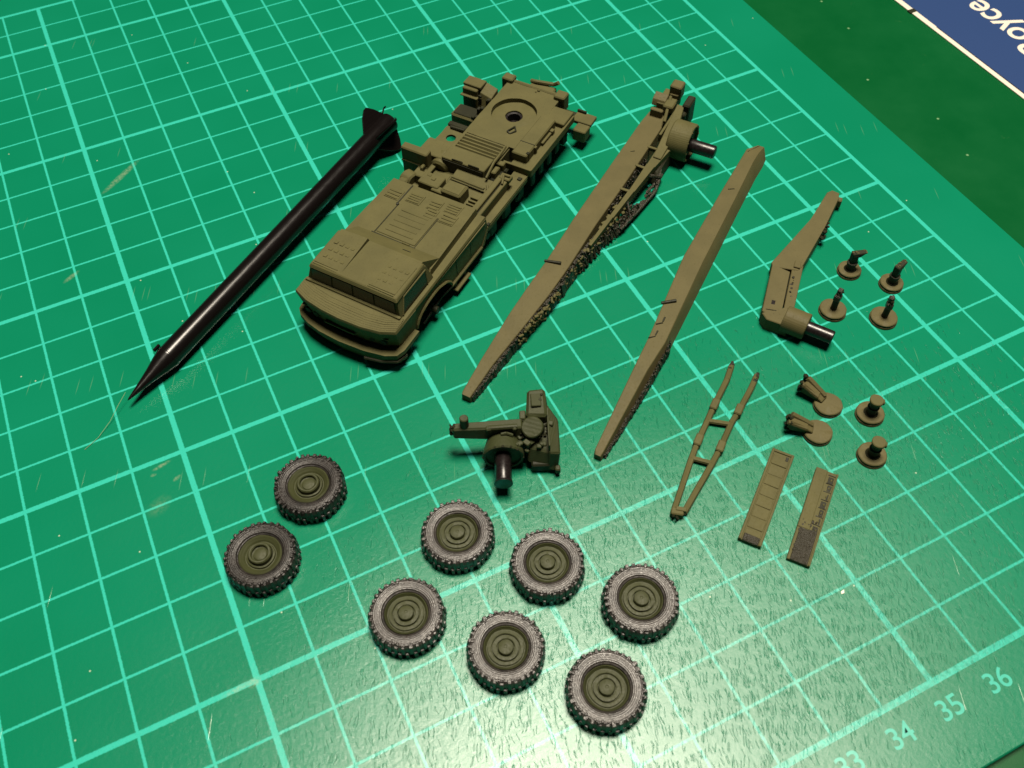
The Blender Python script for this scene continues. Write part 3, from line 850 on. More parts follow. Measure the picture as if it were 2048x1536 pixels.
# ------------------------------------------------------------------ boom with drum and shaft
def boom():
    t = thing('launch_rail_half', 'olive tapered rail half with lattice side, round drum and black peg near its far end', 'model part', (30.45, 8.72, 0.0), math.radians(36.3))
    g = loft_girder([(-0.06, -0.015, -0.20, -0.21, 0.19), (0.0, 0.0, -0.205, -0.23, 0.21), (0.85, 0.03, -0.25, -0.30, 0.27), (2.1, 0.05, -0.40, -0.42, 0.36),
                     (2.9, 0.02, -0.49, -0.53, 0.42), (3.8, -0.01, -0.53, -0.58, 0.46), (5.2, 0.02, -0.52, -0.56, 0.46), (7.0, 0.02, -0.56, -0.60, 0.46), (9.0, 0.0, -0.56, -0.60, 0.46), (9.75, -0.06, -0.50, -0.55, 0.46)])
    g.build('girder', OLIVE_B, t)
    for pth, nm in (([(-0.02, -0.225, 0.17, 0.02), (0.9, -0.30, 0.24, 0.05), (2.1, -0.43, 0.33, 0.05), (3.0, -0.54, 0.39, 0.07), (4.4, -0.58, 0.40, 0.10), (5.3, -0.66, 0.36, 0.14)], 'rough_wall'),):
        m = MB()
        rows = 9
        for i in range(len(pth) - 1):
            (xa, ya, ha, wa), (xb, yb, hb, wb_) = pth[i], pth[i + 1]
            for q in range(14):
                f0, f1 = q / 14, (q + 1) / 14
                L_ = lambda a_, b_, f_: a_ + (b_ - a_) * f_
                x0, x1 = L_(xa, xb, f0), L_(xa, xb, f1)
                y0, y1 = L_(ya, yb, f0), L_(ya, yb, f1)
                w0 = L_(wa, wb_, f0) * random.uniform(0.6, 1.2)
                h0 = L_(ha, hb, f0) * random.uniform(0.86, 1.04)
                m.hull([(x0, y0 - w0 - 0.02, 0.0), (x1, y1 - w0 - 0.02, 0.0), (x1, y1 + 0.05, 0.0), (x0, y0 + 0.05, 0.0)],
                       [(x0, y0 - w0 * random.uniform(0.2, 1.0), h0), (x1, y1 - w0 * random.uniform(0.2, 1.0), h0), (x1, y1 + 0.05, h0), (x0, y0 + 0.05, h0)], 0.008)
        m.build(nm, ROUGH, t)['kind'] = 'stuff'
    lattice([(0.05, -0.235), (0.9, -0.315), (2.1, -0.45), (3.0, -0.57), (4.4, -0.62)], lambda f: 0.20 + 0.27 * min(1, f * 1.3), 300, 3, 0.05).build('lattice_side', ROUGH, t)['kind'] = 'stuff'
    lattice([(4.2, -0.66), (5.0, -0.78), (5.9, -0.98), (6.5, -1.06)], lambda f: 0.40 - 0.08 * f, 120, 9, 0.10, 0.06).build('lattice_side', ROUGH, t)['kind'] = 'stuff'
    lattice([(5.9, -0.575), (6.8, -0.60), (7.9, -0.63)], lambda f: 0.44, 110, 14, 0.04).build('lattice_side', ROUGH, t)['kind'] = 'stuff'
    lumps = MB()
    rr = random.Random(21)
    for k in range(170):
        f = rr.random()
        x = 1.6 + 4.9 * f
        y = -0.42 - 0.17 * min(1, (x - 1.6) / 1.3) - (0.0 if x < 3.6 else 0.115 * (x - 3.6)) * rr.random()
        h = rr.uniform(0.05, 0.42)
        lumps.box(x - rr.uniform(0.02, 0.07), x + rr.uniform(0.02, 0.07), y - rr.uniform(0.015, 0.05), y + rr.uniform(0.015, 0.04), h - 0.03, h + rr.uniform(0.0, 0.04), 0.01, Matrix.Rotation(rr.uniform(-0.8, 0.8), 3, 'Z') @ Matrix.Rotation(rr.uniform(-0.6, 0.6), 3, 'Y'))
    lumps.build('broken_edge', OLIVE, t)['kind'] = 'stuff'
    # upper chord running to the drum bracket
    m = MB()
    ch = [(4.6, -0.66, 0.07), (5.6, -0.73, 0.10), (6.6, -0.80, 0.13), (7.6, -0.86, 0.20), (8.3, -0.92, 0.30), (9.0, -0.90, 0.34)]
    for (x0, y0, w0), (x1, y1, w1) in zip(ch, ch[1:]):
        m.hull([(x0, y0 - w0 / 2, 0.28), (x1 + 0.01, y1 - w1 / 2, 0.28), (x1 + 0.01, y1 + w1 / 2, 0.28), (x0, y0 + w0 / 2, 0.28)],
               [(x0, y0 - w0 / 2, 0.47), (x1 + 0.01, y1 - w1 / 2, 0.50), (x1 + 0.01, y1 + w1 / 2, 0.50), (x0, y0 + w0 / 2, 0.47)])
    m.build('upper_chord', OLIVE, t)
    m = MB().tube([(5.6, -0.98, 0.20), (6.3, -1.08, 0.16), (7.2, -1.19, 0.14), (7.62, -1.12, 0.20), (8.0, -0.98, 0.30)], 0.040, 8)
    for k in range(46):
        x = 5.6 + 0.047 * k + random.uniform(-0.02, 0.02)
        m.ball((x, -0.98 - 0.13 * min(1, (x - 5.6) / 1.6) + random.uniform(-0.05, 0.05), 0.18 + random.uniform(-0.04, 0.07)), random.uniform(0.025, 0.065), squash=(1.4, 0.8, 0.8))
    m.build('lower_chord', ROUGH, t)
    MB().tube([(6.35, -0.80, 0.42), (6.10, -1.02, 0.18)], 0.03, 6).build('strut', ROUGH, t)
    MB().tube([(7.35, -0.90, 0.40), (7.62, -1.16, 0.24)], 0.04, 6).build('strut', ROUGH, t)
    for x in (6.55, 7.45, 8.2):
        MB().box(x, x + 0.07, -0.80, -0.52, 0.38, 0.485, 0.01).build('cross_tie', OLIVE, t)
    MB().hull([(7.45, -1.10, 0.03), (8.5, -1.12, 0.03), (8.5, -0.72, 0.03), (7.6, -0.80, 0.03)], [(7.6, -1.06, 0.30), (8.5, -1.06, 0.36), (8.5, -0.76, 0.36), (7.7, -0.84, 0.30)], 0.03).build('bracket_web', DARKOLIVE, t)
    # drum bracket
    m = MB()
    m.hull([(7.9, -1.02, 0.30), (8.9, -1.02, 0.30), (9.75, -0.86, 0.30), (9.75, -0.60, 0.30), (7.9, -0.78, 0.30)],
           [(7.9, -1.0, 0.52), (8.9, -1.0, 0.62), (9.75, -0.84, 0.72), (9.75, -0.66, 0.72), (7.9, -0.80, 0.52)], 0.01)
    m.build('drum_bracket', OLIVE, t)
    MB().box(8.55, 9.6, -0.72, -0.66, 0.44, 0.66, 0.01).build('bracket_rib', OLIVE, t)
    d = MB().lathe([(0, 0), (0.44, 0.0), (0.47, 0.03), (0.47, 0.50), (0.45, 0.53), (0.40, 0.53), (0.39, 0.46), (0, 0.46)], 40, Matrix.Rotation(PI / 2, 3, 'X'), (8.80, -0.92, 0.475)).build('drum', OLIVE, t, 35)
    MB().lathe([(0, 0), (0.155, 0), (0.16, 0.01), (0.16, 0.80), (0.15, 0.83), (0.13, 0.84), (0, 0.84)], 28, Matrix.Rotation(PI / 2, 3, 'X'), (8.76, -1.22, 0.46)).build('shaft', SHAFT, d, 40)
    m = MB()
    for k in range(10):
        a = 2 * PI * k / 10
        m.ball((8.80 + 0.43 * math.cos(a), -1.45, 0.475 + 0.43 * math.sin(a)), 0.02)
    m.build('rim_crumbs', OLIVE, d)['kind'] = 'stuff'
    # top end fittings
    MB().box(9.72, 10.36, -0.56, -0.12, 0.30, 0.62, 0.02).build('end_block', OLIVE, t)
    MB().box(10.08, 10.40, -0.60, -0.30, 0.55, 0.93, 0.03).box(10.04, 10.10, -0.56, -0.34, 0.5, 0.72, 0.01).build('end_cap', OLIVE_B, t)
    MB().hull([(9.72, -0.36, 0.5), (10.02, -0.36, 0.5), (10.02, 0.0, 0.5), (9.72, 0.0, 0.5)], [(9.76, -0.34, 0.66), (9.98, -0.34, 0.74), (9.98, 0.0, 0.74), (9.76, 0.0, 0.66)], 0.01).build('end_bracket', OLIVE_B, t)
    MB().box(9.36, 9.46, -0.42, -0.10, 0.44, 0.66, 0.015).build('end_bracket', OLIVE_B, t)
    MB().box(9.50, 9.80, -0.62, -0.36, 0.55, 0.75, 0.03).tube([(9.1, -0.58, 0.60), (9.95, -0.40, 0.72)], 0.04, 8).build('hinge_block', OLIVE, t)
    MB().box(9.7, 10.15, -1.0, -0.80, 0.1, 0.78, 0.03).box(9.55, 9.9, -0.95, -0.62, 0.06, 0.6, 0.03).build('end_lug', DARKOLIVE, t)  # olive lug, its shade put into the darker colour
    # cut marks and bracket on the top face
    MB().tube([(3.72, 0.02, 0.46), (3.80, -0.34, 0.49)], 0.035, 8).build('clamp_bar', DARKOLIVE, t)
    for x, y in ((3.05, -0.12), (2.66, -0.10)):
        MB().tube([(x, y, 0.40 if x > 3 else 0.375), (x + 0.07, y - 0.12, 0.40 if x > 3 else 0.375)], 0.022, 6).build('score_mark', DARKOLIVE, t)
        MB().tube([(x + 0.18, y - 0.16, 0.40 if x > 3 else 0.375), (x + 0.34, y - 0.16, 0.405 if x > 3 else 0.38)], 0.020, 6).build('score_mark', DARKOLIVE, t)
    MB().tube([(7.88, -0.22, 0.455), (7.95, -0.31, 0.455)], 0.016, 6).build('score_mark', DARKOLIVE, t)


boom()


# ------------------------------------------------------------------ plain rail half
def beam():
    t = thing('launch_rail_half', 'plain olive tapered rail half without drum or peg, left of the crane jib', 'model part', (32.2, 6.3, 0.0), math.radians(38))
    m = loft_girder([(-0.09, 0.02, -0.10, -0.12, 0.16), (0.0, 0.055, -0.115, -0.14, 0.19), (2.1, 0.07, -0.20, -0.34, 0.36), (2.85, 0.07, -0.285, -0.37, 0.41), (5.3, 0.19, -0.25, -0.385, 0.43),
                     (7.4, 0.12, -0.265, -0.40, 0.43), (8.9, 0.05, -0.27, -0.42, 0.43), (9.30, 0.03, -0.29, -0.44, 0.43), (9.62, -0.16, -0.33, -0.44, 0.36)])
    m.build('girder', OLIVE_B, t)
    MB().hull([(9.24, 0.02, 0.41), (9.63, -0.18, 0.345), (9.66, -0.16, 0.02), (9.27, 0.05, 0.02)], [(9.22, -0.03, 0.443), (9.61, -0.21, 0.372), (9.60, -0.20, 0.0), (9.2, 0.0, 0.0)]).build('end_bevel', DARKOLIVE, t)
    lattice([(0.0, -0.15), (1.0, -0.25), (2.1, -0.335), (2.95, -0.375)], lambda f: 0.10 + 0.24 * f, 230, 5, 0.03, 0.012).build('rough_side', ROUGH, t)['kind'] = 'stuff'
    MB().tube([(3.80, 0.16, 0.43), (3.99, -0.10, 0.445)], 0.035, 8).build('clamp_bar', DARKOLIVE, t)
    for x, y in ((3.22, 0.04), (2.82, 0.05)):
        h = 0.415 if x > 3 else 0.408
        MB().tube([(x, y + 0.02, h), (x + 0.10, y - 0.10, h)], 0.018, 6).build('score_mark', DARKOLIVE, t)
        MB().tube([(x + 0.12, y - 0.09, h), (x + 0.26, y - 0.085, h)], 0.018, 6).build('score_mark', DARKOLIVE, t)
    MB().tube([(7.74, -0.01, 0.432), (7.82, -0.14, 0.432)], 0.014, 6).build('score_mark', DARKOLIVE, t)


beam()


# ------------------------------------------------------------------ crane base (turret) piece
def turret():
    t = thing('crane_turret', 'dark olive crane turret lying on its side with a black peg pointing at the camera', 'model part', (30.5, 7.35, 0.0), math.radians(-24.3))
    # local: x along the arm (right), y away from the camera
    arm = MB().hull([(-0.76, -0.15, 0.58), (0.55, -0.19, 0.50), (0.55, 0.10, 0.50), (-0.76, 0.04, 0.62)], [(-0.76, -0.11, 0.84), (0.55, -0.12, 0.86), (0.55, 0.10, 0.86), (-0.76, 0.05, 0.84)], 0.03).build('arm', OLIVE_D, t)
    MB().tube([(-0.10, -0.12, 0.87), (0.45, -0.10, 0.88)], 0.05, 8).box(-0.14, -0.03, -0.18, -0.08, 0.78, 0.90, 0.02).box(0.36, 0.44, -0.18, -0.08, 0.78, 0.9, 0.02).build('rail', OLIVE_D, arm)
    MB().cyl((-0.54, -0.02, 0.80), (-0.54, -0.01, 1.08), 0.085, seg=20, bev=0.015).build('pin', OLIVE_D, arm)
    m = MB()
    for k in range(14):
        m.ball((-0.76 + random.uniform(-0.05, 0.03), random.uniform(-0.15, 0.07), random.uniform(0.56, 0.86)), random.uniform(0.02, 0.05))
    m.build('rough_end', DARKOLIVE, arm)['kind'] = 'stuff'
    R = Matrix.Rotation(PI / 2, 3, 'X')
    d = MB().lathe([(0, 0), (0.25, 0.0), (0.28, 0.05), (0.33, 0.24), (0.385, 0.42), (0.40, 0.51), (0.38, 0.54), (0.34, 0.54), (0.33, 0.50), (0, 0.49)], 40, R, (0.17, 0.04, 0.42)).build('drum', OLIVE_D, t, 35)
    MB().lathe([(0, 0), (0.15, 0), (0.16, 0.01), (0.16, 0.70), (0.14, 0.73), (0, 0.74)], 8, R, (0.16, -0.34, 0.43)).build('shaft', SHAFT, d, 50)
    MB().lathe([(0, 0), (0.17, 0), (0.175, 0.01), (0.175, 0.04), (0, 0.05)], 24, R, (0.16, -1.03, 0.43)).build('shaft_collar', SHAFT, d, 40)
    m = MB()
    for k in range(16):
        a = 2 * PI * k / 16
        m.ball((0.17 + 0.38 * math.cos(a), -0.49 + random.uniform(-0.02, 0.02), 0.42 + 0.38 * math.sin(a)), random.uniform(0.015, 0.035))
    m.build('rim_crumbs', DARKOLIVE, d)['kind'] = 'stuff'
    MB().tube([(0.14, -0.20, 0.775), (0.24, -0.18, 0.78), (0.36, -0.20, 0.74)], 0.03, 6).build('hook', OLIVE_D, d)
    m = MB()
    rr = random.Random(31)
    for k in range(26):
        x, y, z = rr.uniform(0.35, 1.1), rr.uniform(-0.45, 0.05), rr.uniform(0.45, 0.72)
        e = rr.uniform(0.03, 0.07)
        m.box(x - e, x + e, y - e * 0.8, y + e * 0.8, z - e, z + e * 0.6, 0.015, Matrix.Rotation(rr.uniform(-0.8, 0.8), 3, 'Z'))
    m.build('lumpy_joint', OLIVE_D, t)['kind'] = 'stuff'
    # cab tower
    cab = MB().hull([(0.62, 0.10, 0.05), (1.10, 0.10, 0.05), (1.10, 0.80, 0.05), (0.66, 0.80, 0.05)], [(0.62, 0.14, 0.86), (1.02, 0.10, 0.90), (1.00, 0.72, 0.94), (0.66, 0.72, 0.90)], 0.05).build('cab', OLIVE_D, t)
    MB().box(0.72, 0.92, 0.30, 0.60, 0.915, 0.945, 0.02, Matrix.Rotation(-0.05, 3, 'X')).build('top_panel', OLIVE_D, cab)
    MB().cyl((0.90, 0.45, 0.93), (0.90, 0.45, 0.955), 0.028, seg=10).build('rivet', DARKOLIVE, cab)
    MB().cyl((0.93, 0.57, 0.93), (0.93, 0.57, 0.955), 0.028, seg=10).build('rivet', DARKOLIVE, cab)
    MB().hull([(1.02, -0.62, 0.10), (1.20, -0.62, 0.10), (1.20, 0.62, 0.10), (1.02, 0.62, 0.10)], [(1.02, -0.55, 0.62), (1.24, -0.55, 0.60), (1.24, 0.18, 0.60), (1.02, 0.42, 0.84)], 0.03).build('side_panel', OLIVE_D, t)
    MB().box(1.015, 1.05, -0.5, 0.4, 0.60, 0.80, 0.01).build('panel_rib', OLIVE_D, t)
    MB().hull([(0.62, -0.50, 0.22), (1.16, -0.66, 0.10), (1.16, 0.15, 0.10), (0.62, 0.15, 0.22)], [(0.66, -0.36, 0.52), (1.14, -0.52, 0.52), (1.14, 0.15, 0.66), (0.66, 0.15, 0.66)], 0.03).build('front_block', OLIVE_D, t)
    MB().box(0.70, 1.12, -0.60, -0.45, 0.02, 0.26, 0.03).build('front_shade', DARKOLIVE, t)  # dark block standing in for the shaded lower front
    MB().box(1.14, 1.24, -0.70, -0.58, 0.10, 0.24, 0.02).build('corner_lug', OLIVE_D, t)
    tilt = Vector((-0.16, -0.42, 0.9)).normalized()
    a = Vector((0.78, 0.02, 0.56))
    MB().cyl(a, a + tilt * 0.36, 0.205, seg=28, bev=0.02).build('round_cap', OLIVE_D, t)
    m = MB()
    for k in range(22):
        an = 2 * PI * k / 22
        m.ball((0.74 + 0.27 * math.cos(an), -0.02 + 0.25 * math.sin(an), 0.66 + random.uniform(-0.03, 0.05)), random.uniform(0.018, 0.04))
    m.build('cap_crumbs', DARKOLIVE, t)['kind'] = 'stuff'
    MB().tube([(0.52, 0.10, 0.40), (0.62, -0.16, 0.70), (0.72, -0.32, 0.60)], 0.06, 8).build('cap_collar', OLIVE_D, t)
    MB().box(0.50, 0.62, 0.16, 0.36, 0.55, 0.74, 0.02).build('bracket', OLIVE_D, t)
    return t


turret()


# ------------------------------------------------------------------ crane jib
def jib():
    t = thing('crane_jib', 'bent olive crane jib with black peg on its drum, beside the plain rail half', 'model part', (37.0, 7.5, 0.0))
    o = Vector((37.0, 7.5))
    def W2(pts):
        return [(x - o.x, y - o.y) for x, y in pts]
    up_ = W2([(40.54, 10.02), (40.40, 10.02), (39.5, 9.46), (37.93, 8.76), (37.88, 8.64), (38.30, 8.30), (38.45, 8.34), (39.66, 9.12), (40.50, 9.72), (40.62, 9.86)])
    up_ = up_[::-1]
    MB().prism(up_, 0.02, 0.33, 0.012).build('upper_boom', OLIVE_B, t)
    lo = W2([(37.92, 8.70), (36.93, 7.70), (37.0, 7.52), (37.26, 7.46), (37.42, 7.62), (38.12, 8.34)])
    MB().prism(lo, 0.02, 0.335, 0.012).build('lower_boom', OLIVE_B, t)
    MB().prism(W2([(38.33, 8.52), (37.40, 7.56), (37.56, 7.42), (38.50, 8.36)])[::-1][::-1], 0.08, 0.32, 0.01).build('side_strut', OLIVE_B, t)
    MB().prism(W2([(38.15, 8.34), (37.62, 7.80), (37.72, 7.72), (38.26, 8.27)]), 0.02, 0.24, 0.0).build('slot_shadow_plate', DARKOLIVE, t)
    MB().box(1.28, 1.48, 0.86, 1.0, 0.31, 0.37, 0.01, rz3(45)).build('strut_end', OLIVE_B, t)
    m = MB()
    for k in range(14):
        f = k / 13
        m.ball((0.72 + 0.55 * f + random.uniform(-0.03, 0.03), 0.30 + 0.55 * f + random.uniform(-0.04, 0.04), 0.27 + random.uniform(0, 0.06)), random.uniform(0.02, 0.04))
    m.build('strut_crumbs', ROUGH, t)['kind'] = 'stuff'
    MB().box(0.22, 0.34, 0.24, 0.32, 0.30, 0.339, 0.004, rz3(45)).build('pin_hole', SHAFT, t)
    MB().tube([(0.03, 0.20, 0.338), (0.20, 0.06, 0.338)], 0.012, 6).build('score_mark', DARKOLIVE, t)
    m = MB()
    for k in range(18):
        f = k / 17
        m.ball((2.42 + 0.42 * f + random.uniform(-0.03, 0.03), 1.40 + 0.34 * f - 0.02 + random.uniform(-0.03, 0.03), 0.15 + random.uniform(0, 0.16)), random.uniform(0.025, 0.06))
    m.build('boom_crumbs', DARKOLIVE, t)['kind'] = 'stuff'
    MB().box(3.46, 3.60, 2.16, 2.30, 0.08, 0.30, 0.02, rz3(40)).build('tip_lug', OLIVE_B, t)
    m = MB().prism(W2([(36.90, 7.66), (36.88, 7.46), (37.16, 7.08), (37.56, 7.34), (37.42, 7.56), (37.28, 7.54)]), 0.0, 0.34, 0.015)
    m.build('foot_block', OLIVE_B, t)
    a = Vector((0.26, -0.16, 0.29)); dr = Vector((0.55, -0.84, 0)).normalized()
    d = MB().cyl(a, a + dr * 0.50, 0.28, seg=32, bev=0.015).build('drum', OLIVE_B, t, 35)
    MB().cyl(a + dr * 0.46, a + dr * 1.06, 0.145, seg=28, bev=0.02).build('shaft', SHAFT, d, 40)


jib()


# ------------------------------------------------------------------ outrigger jacks
def jack(kind, loc, rz, label, lie=None):
    t = thing('outrigger_jack', label, 'jack', loc, rz, 'outrigger jacks')
    if lie is not None:
        t.rotation_euler = lie
    r = {'hammer': 0.265, 'stick': 0.295, 'plunger': 0.285, 'lying': 0.29}[kind]
    foot = MB().lathe([(0, 0), (r - 0.01, 0), (r, 0.015), (r - 0.006, 0.045), (r - 0.03, 0.05), (r - 0.03, 0.07), (r - 0.012, 0.075), (r - 0.012, 0.10), (r - 0.03, 0.115), (0, 0.118)], 32).build('foot_disc', OLIVE_B, t, 35)
    if kind == 'hammer':
        MB().lathe([(0.14, 0.11), (0.12, 0.14), (0.10, 0.16), (0.10, 0.27), (0.115, 0.28), (0.115, 0.33), (0.085, 0.335), (0, 0.335)], 16).build('lower_post', DARKOLIVE, t)
        MB().box(-0.075, 0.075, -0.07, 0.07, 0.33, 0.58, 0.02).build('upper_post', DARKOLIVE, t)
        MB().hull([(-0.07, -0.065, 0.50), (0.10, -0.065, 0.50), (0.10, 0.065, 0.50), (-0.07, 0.065, 0.50)], [(-0.08, -0.065, 0.62), (0.24, -0.06, 0.63), (0.24, 0.06, 0.63), (-0.08, 0.065, 0.62)], 0.014).build('head', DARKOLIVE, t)
        hm = MB()
        for k in range(12):
            hm.ball((random.uniform(-0.07, 0.24), random.uniform(-0.06, 0.06), 0.615 + random.uniform(-0.01, 0.015)), random.uniform(0.014, 0.032))
        hm.build('rough_top', OLIVE_B, t)['kind'] = 'stuff'
    elif kind == 'stick':
        MB().lathe([(0.075, 0.11), (0.068, 0.14), (0.066, 0.40), (0.05, 0.41), (0, 0.41)], 14).build('post', DARKOLIVE, t)
        MB().box(-0.075, 0.085, -0.07, 0.07, 0.38, 0.54, 0.02).box(-0.02, 0.10, -0.05, 0.06, 0.52, 0.68, 0.02).build('head', ROUGH, t)
        hm = MB()
        for k in range(14):
            hm.ball((random.uniform(-0.06, 0.10), random.uniform(-0.06, 0.06), random.uniform(0.42, 0.69)), random.uniform(0.014, 0.030))
        hm.build('rough_top', DARKOLIVE, t)['kind'] = 'stuff'
    elif kind == 'plunger':
        MB().lathe([(0.15, 0.11), (0.13, 0.13), (0.105, 0.15), (0.10, 0.27), (0.115, 0.28), (0.115, 0.31), (0.09, 0.32), (0.09, 0.42), (0.06, 0.43), (0, 0.43)], 18).build('post', DARKOLIVE, t)
        MB().lathe([(0.075, 0.42), (0.13, 0.47), (0.135, 0.53), (0.12, 0.545), (0, 0.55)], 18).box(0.07, 0.16, -0.05, 0.05, 0.44, 0.53, 0.015).build('head', OLIVE, t)
    else:
        # broken over leg: runs out sideways (local +x) from the edge of the foot and rises a little
        m = MB()
        m.hull([(0.10, -0.09, 0.12), (0.22, -0.10, 0.06), (0.22, 0.10, 0.06), (0.10, 0.09, 0.12)], [(0.10, -0.10, 0.155), (0.26, -0.11, 0.25), (0.26, 0.11, 0.25), (0.10, 0.10, 0.155)], 0.015)
        m.hull([(0.20, -0.09, 0.07), (0.20, -0.10, 0.24), (0.20, 0.10, 0.24), (0.20, 0.09, 0.07)], [(0.60, -0.12, 0.08), (0.56, -0.12, 0.38), (0.56, 0.13, 0.40), (0.60, 0.12, 0.08)], 0.03)
        m.tube([(0.14, -0.06, 0.17), (0.58, -0.05, 0.40)], 0.06, 8).tube([(0.22, 0.07, 0.20), (0.62, 0.10, 0.34)], 0.05, 8).tube([(0.30, -0.11, 0.10), (0.64, -0.12, 0.20)], 0.045, 8)
        m.build('leg', OLIVE_B, t)
        m = MB()
        for k in range(22):
            m.ball((0.60 + random.uniform(-0.05, 0.05), random.uniform(-0.13, 0.13), random.uniform(0.10, 0.40)), random.uniform(0.025, 0.055))
        m.build('rough_end', DARKOLIVE, t)['kind'] = 'stuff'
    return t


jack('hammer', (39.52, 7.97, 0), math.radians(-18), 'small olive jack with a hammer shaped head nearest the bend of the crane jib')
jack('hammer', (40.09, 7.24, 0), math.radians(15), 'small olive jack with a hammer shaped head nearest the right grid border')
jack('stick', (38.48, 7.20, 0), math.radians(25), 'small olive jack with a thin plain post just right of the jib drum')
jack('stick', (39.31, 6.54, 0), math.radians(50), 'small olive jack with a thin plain post standing apart, below the right hammer headed jack')
jack('plunger', (37.47, 4.70, 0), math.radians(-35), 'upper of two stubby jacks with a flat round head standing upright')
jack('plunger', (36.89, 3.92, 0), math.radians(-45), 'lower of two stubby jacks with a flat round head standing upright')


jack('lying', (36.86, 5.24, 0), math.radians(112), 'jack with its thick leg bent over sideways, the one nearer the crane jib peg')
jack('lying', (36.28, 4.80, 0), math.radians(138), 'jack with its thick leg bent over sideways, the one nearer the ladder shaped frame')


# ------------------------------------------------------------------ ladder shaped support frame
def frame():
    t = thing('support_frame', 'narrow olive ladder shaped frame with two long legs and two crossbars', 'model part', (34.5, 5.8, 0.0))
    def q(pts, z=0.085):
        return [(x - 34.5, y - 5.8, z) for x, y in pts]
    Lr = [(35.68, 6.90), (35.40, 6.64), (34.88, 6.27), (34.50, 5.98), (34.08, 5.66), (33.74, 5.38), (33.30, 4.98), (32.88, 4.60)]
    Rr = [(36.00, 6.46), (35.72, 6.25), (35.22, 5.92), (34.88, 5.72), (34.38, 5.34), (34.02, 5.10), (33.50, 4.78), (33.00, 4.46)]
    MB().tube(q(Lr), 0.06, 8).build('leg', OLIVE, t)
    MB().tube(q(Rr), 0.06, 8).build('leg', OLIVE, t)
    for a, b in (((34.50, 5.98), (34.86, 5.71)), ((33.76, 5.40), (34.04, 5.12))):
        MB().tube(q([a, b]), 0.05, 8).build('crossbar', OLIVE, t)
    for x, y in ((34.82, 6.22), (35.18, 5.90), (34.08, 5.66), (34.38, 5.34)):
        MB().box(x - 34.5 - 0.13, x - 34.5 + 0.13, y - 5.8 - 0.075, y - 5.8 + 0.075, 0.01, 0.175, 0.02, rz3(38)).build('clamp', OLIVE, t)
    m = MB()
    for (cx, cy) in ((35.72, 6.93), (36.03, 6.48)):
        for k in range(12):
            f = k / 11 * 0.22
            m.ball((cx - 34.5 - f * 0.78 + random.uniform(-0.02, 0.02), cy - 5.8 - f * 0.62 + random.uniform(-0.02, 0.02), 0.09 + random.uniform(-0.03, 0.05)), random.uniform(0.03, 0.05))
    m.build('rough_tip', ROUGH, t)['kind'] = 'stuff'
    MB().box(-1.74, -1.50, -1.36, -1.22, 0.0, 0.17, 0.02, rz3(-38)).box(-1.64, -1.44, -1.33, -1.25, 0.12, 0.19, 0.01, rz3(-38)).build('end_hinge', OLIVE, t)
    m = MB()
    for k in range(10):
        m.ball((-1.62 + random.uniform(-0.12, 0.12), -1.36 + random.uniform(-0.05, 0.06), random.uniform(0.03, 0.16)), random.uniform(0.02, 0.04))
    m.build('hinge_crumbs', DARKOLIVE, t)['kind'] = 'stuff'


frame()


# ------------------------------------------------------------------ two long flat panels
def panel(kind, A, B, Cc, D, label):
    """A-B far short edge, D-C near short edge"""
    A, B, Cc, D = (Vector((*p, 0)) for p in (A, B, Cc, D))
    c = (A + B + Cc + D) / 4
    ax = ((A + B) / 2 - (Cc + D) / 2)
    L = ax.length
    w = ((A - B).length + (D - Cc).length) / 2
    rot = math.atan2(ax.y, ax.x)
    t = thing('side_board', label, 'model part', (c.x, c.y, 0.0), rot, 'long side boards')
    x0, x1 = -L / 2, L / 2
    h = w / 2
    MB().box(x0, x1, -h, h, 0.0, 0.075, 0.008).build('board', OLIVE, t)
    if kind == 'ladder':
        MB().box(x0, x1, h - 0.05, h, 0.07, 0.105, 0.008).build('rim', OLIVE, t)
        MB().box(x0, x1, -h, -h + 0.05, 0.07, 0.105, 0.008).build('rim', OLIVE, t)
        MB().box(x1 - 0.06, x1, -h, h, 0.07, 0.10, 0.008).build('rim', OLIVE, t)
        n = 8
        for k in range(n):
            a = x0 + 0.05 + (L - 0.14) * k / n
            b = x0 + 0.05 + (L - 0.14) * (k + 1) / n - 0.028
            MB().box(a, b, -h + 0.065, h - 0.065, 0.068, 0.092 + 0.004 * (k % 2), 0.008).build('tread_panel', OLIVE, t)
        MB().box(x0 - 0.005, x0 + 0.16, -h + 0.06, h - 0.07, 0.075, 0.10, 0.015).build('rough_end', ROUGH, t)
        MB().box(x1 - 0.20, x1 - 0.10, -h + 0.08, -h + 0.13, 0.09, 0.105, 0.005).build('nick', DARKOLIVE, t)
    else:
        MB().box(x0 + 0.7, x1, -0.01, h, 0.07, 0.098, 0.01).build('raised_half', OLIVE, t)
        MB().box(x0, x1, -h, -h + 0.035, 0.07, 0.10, 0.008).build('rim', OLIVE, t)
        n = 7
        for k in range(n):
            xx = x1 - 0.16 - (L - 0.75) * k / n
            MB().box(xx - 0.10, xx + 0.05, -h + 0.05, -0.05 - 0.03 * (k % 3), 0.06, 0.082, 0.01).build('notch', DARKOLIVE, t)
            MB().box(xx + 0.07, xx + 0.085, -h + 0.03, -h + 0.17, 0.07, 0.09, 0.0).build('notch_line', DARKOLIVE, t)
            MB().box(xx - 0.05, xx, -h + 0.08, -0.10, 0.08, 0.097, 0.01).build('tooth', OLIVE, t)
        m = MB().box(x0, x0 + 0.72, -h + 0.05, h - 0.05, 0.07, 0.088, 0.01)
        rr = random.Random(4)
        for k in range(90):
            f = rr.random() ** 1.3
            m.ball((x0 + 0.05 + 0.85 * f, rr.uniform(-h + 0.06, h - 0.05), 0.086), rr.uniform(0.015, 0.04), squash=(1.2, 0.8, 0.5))
        m.build('rough_end', ROUGH, t)['kind'] = 'stuff'
    return t


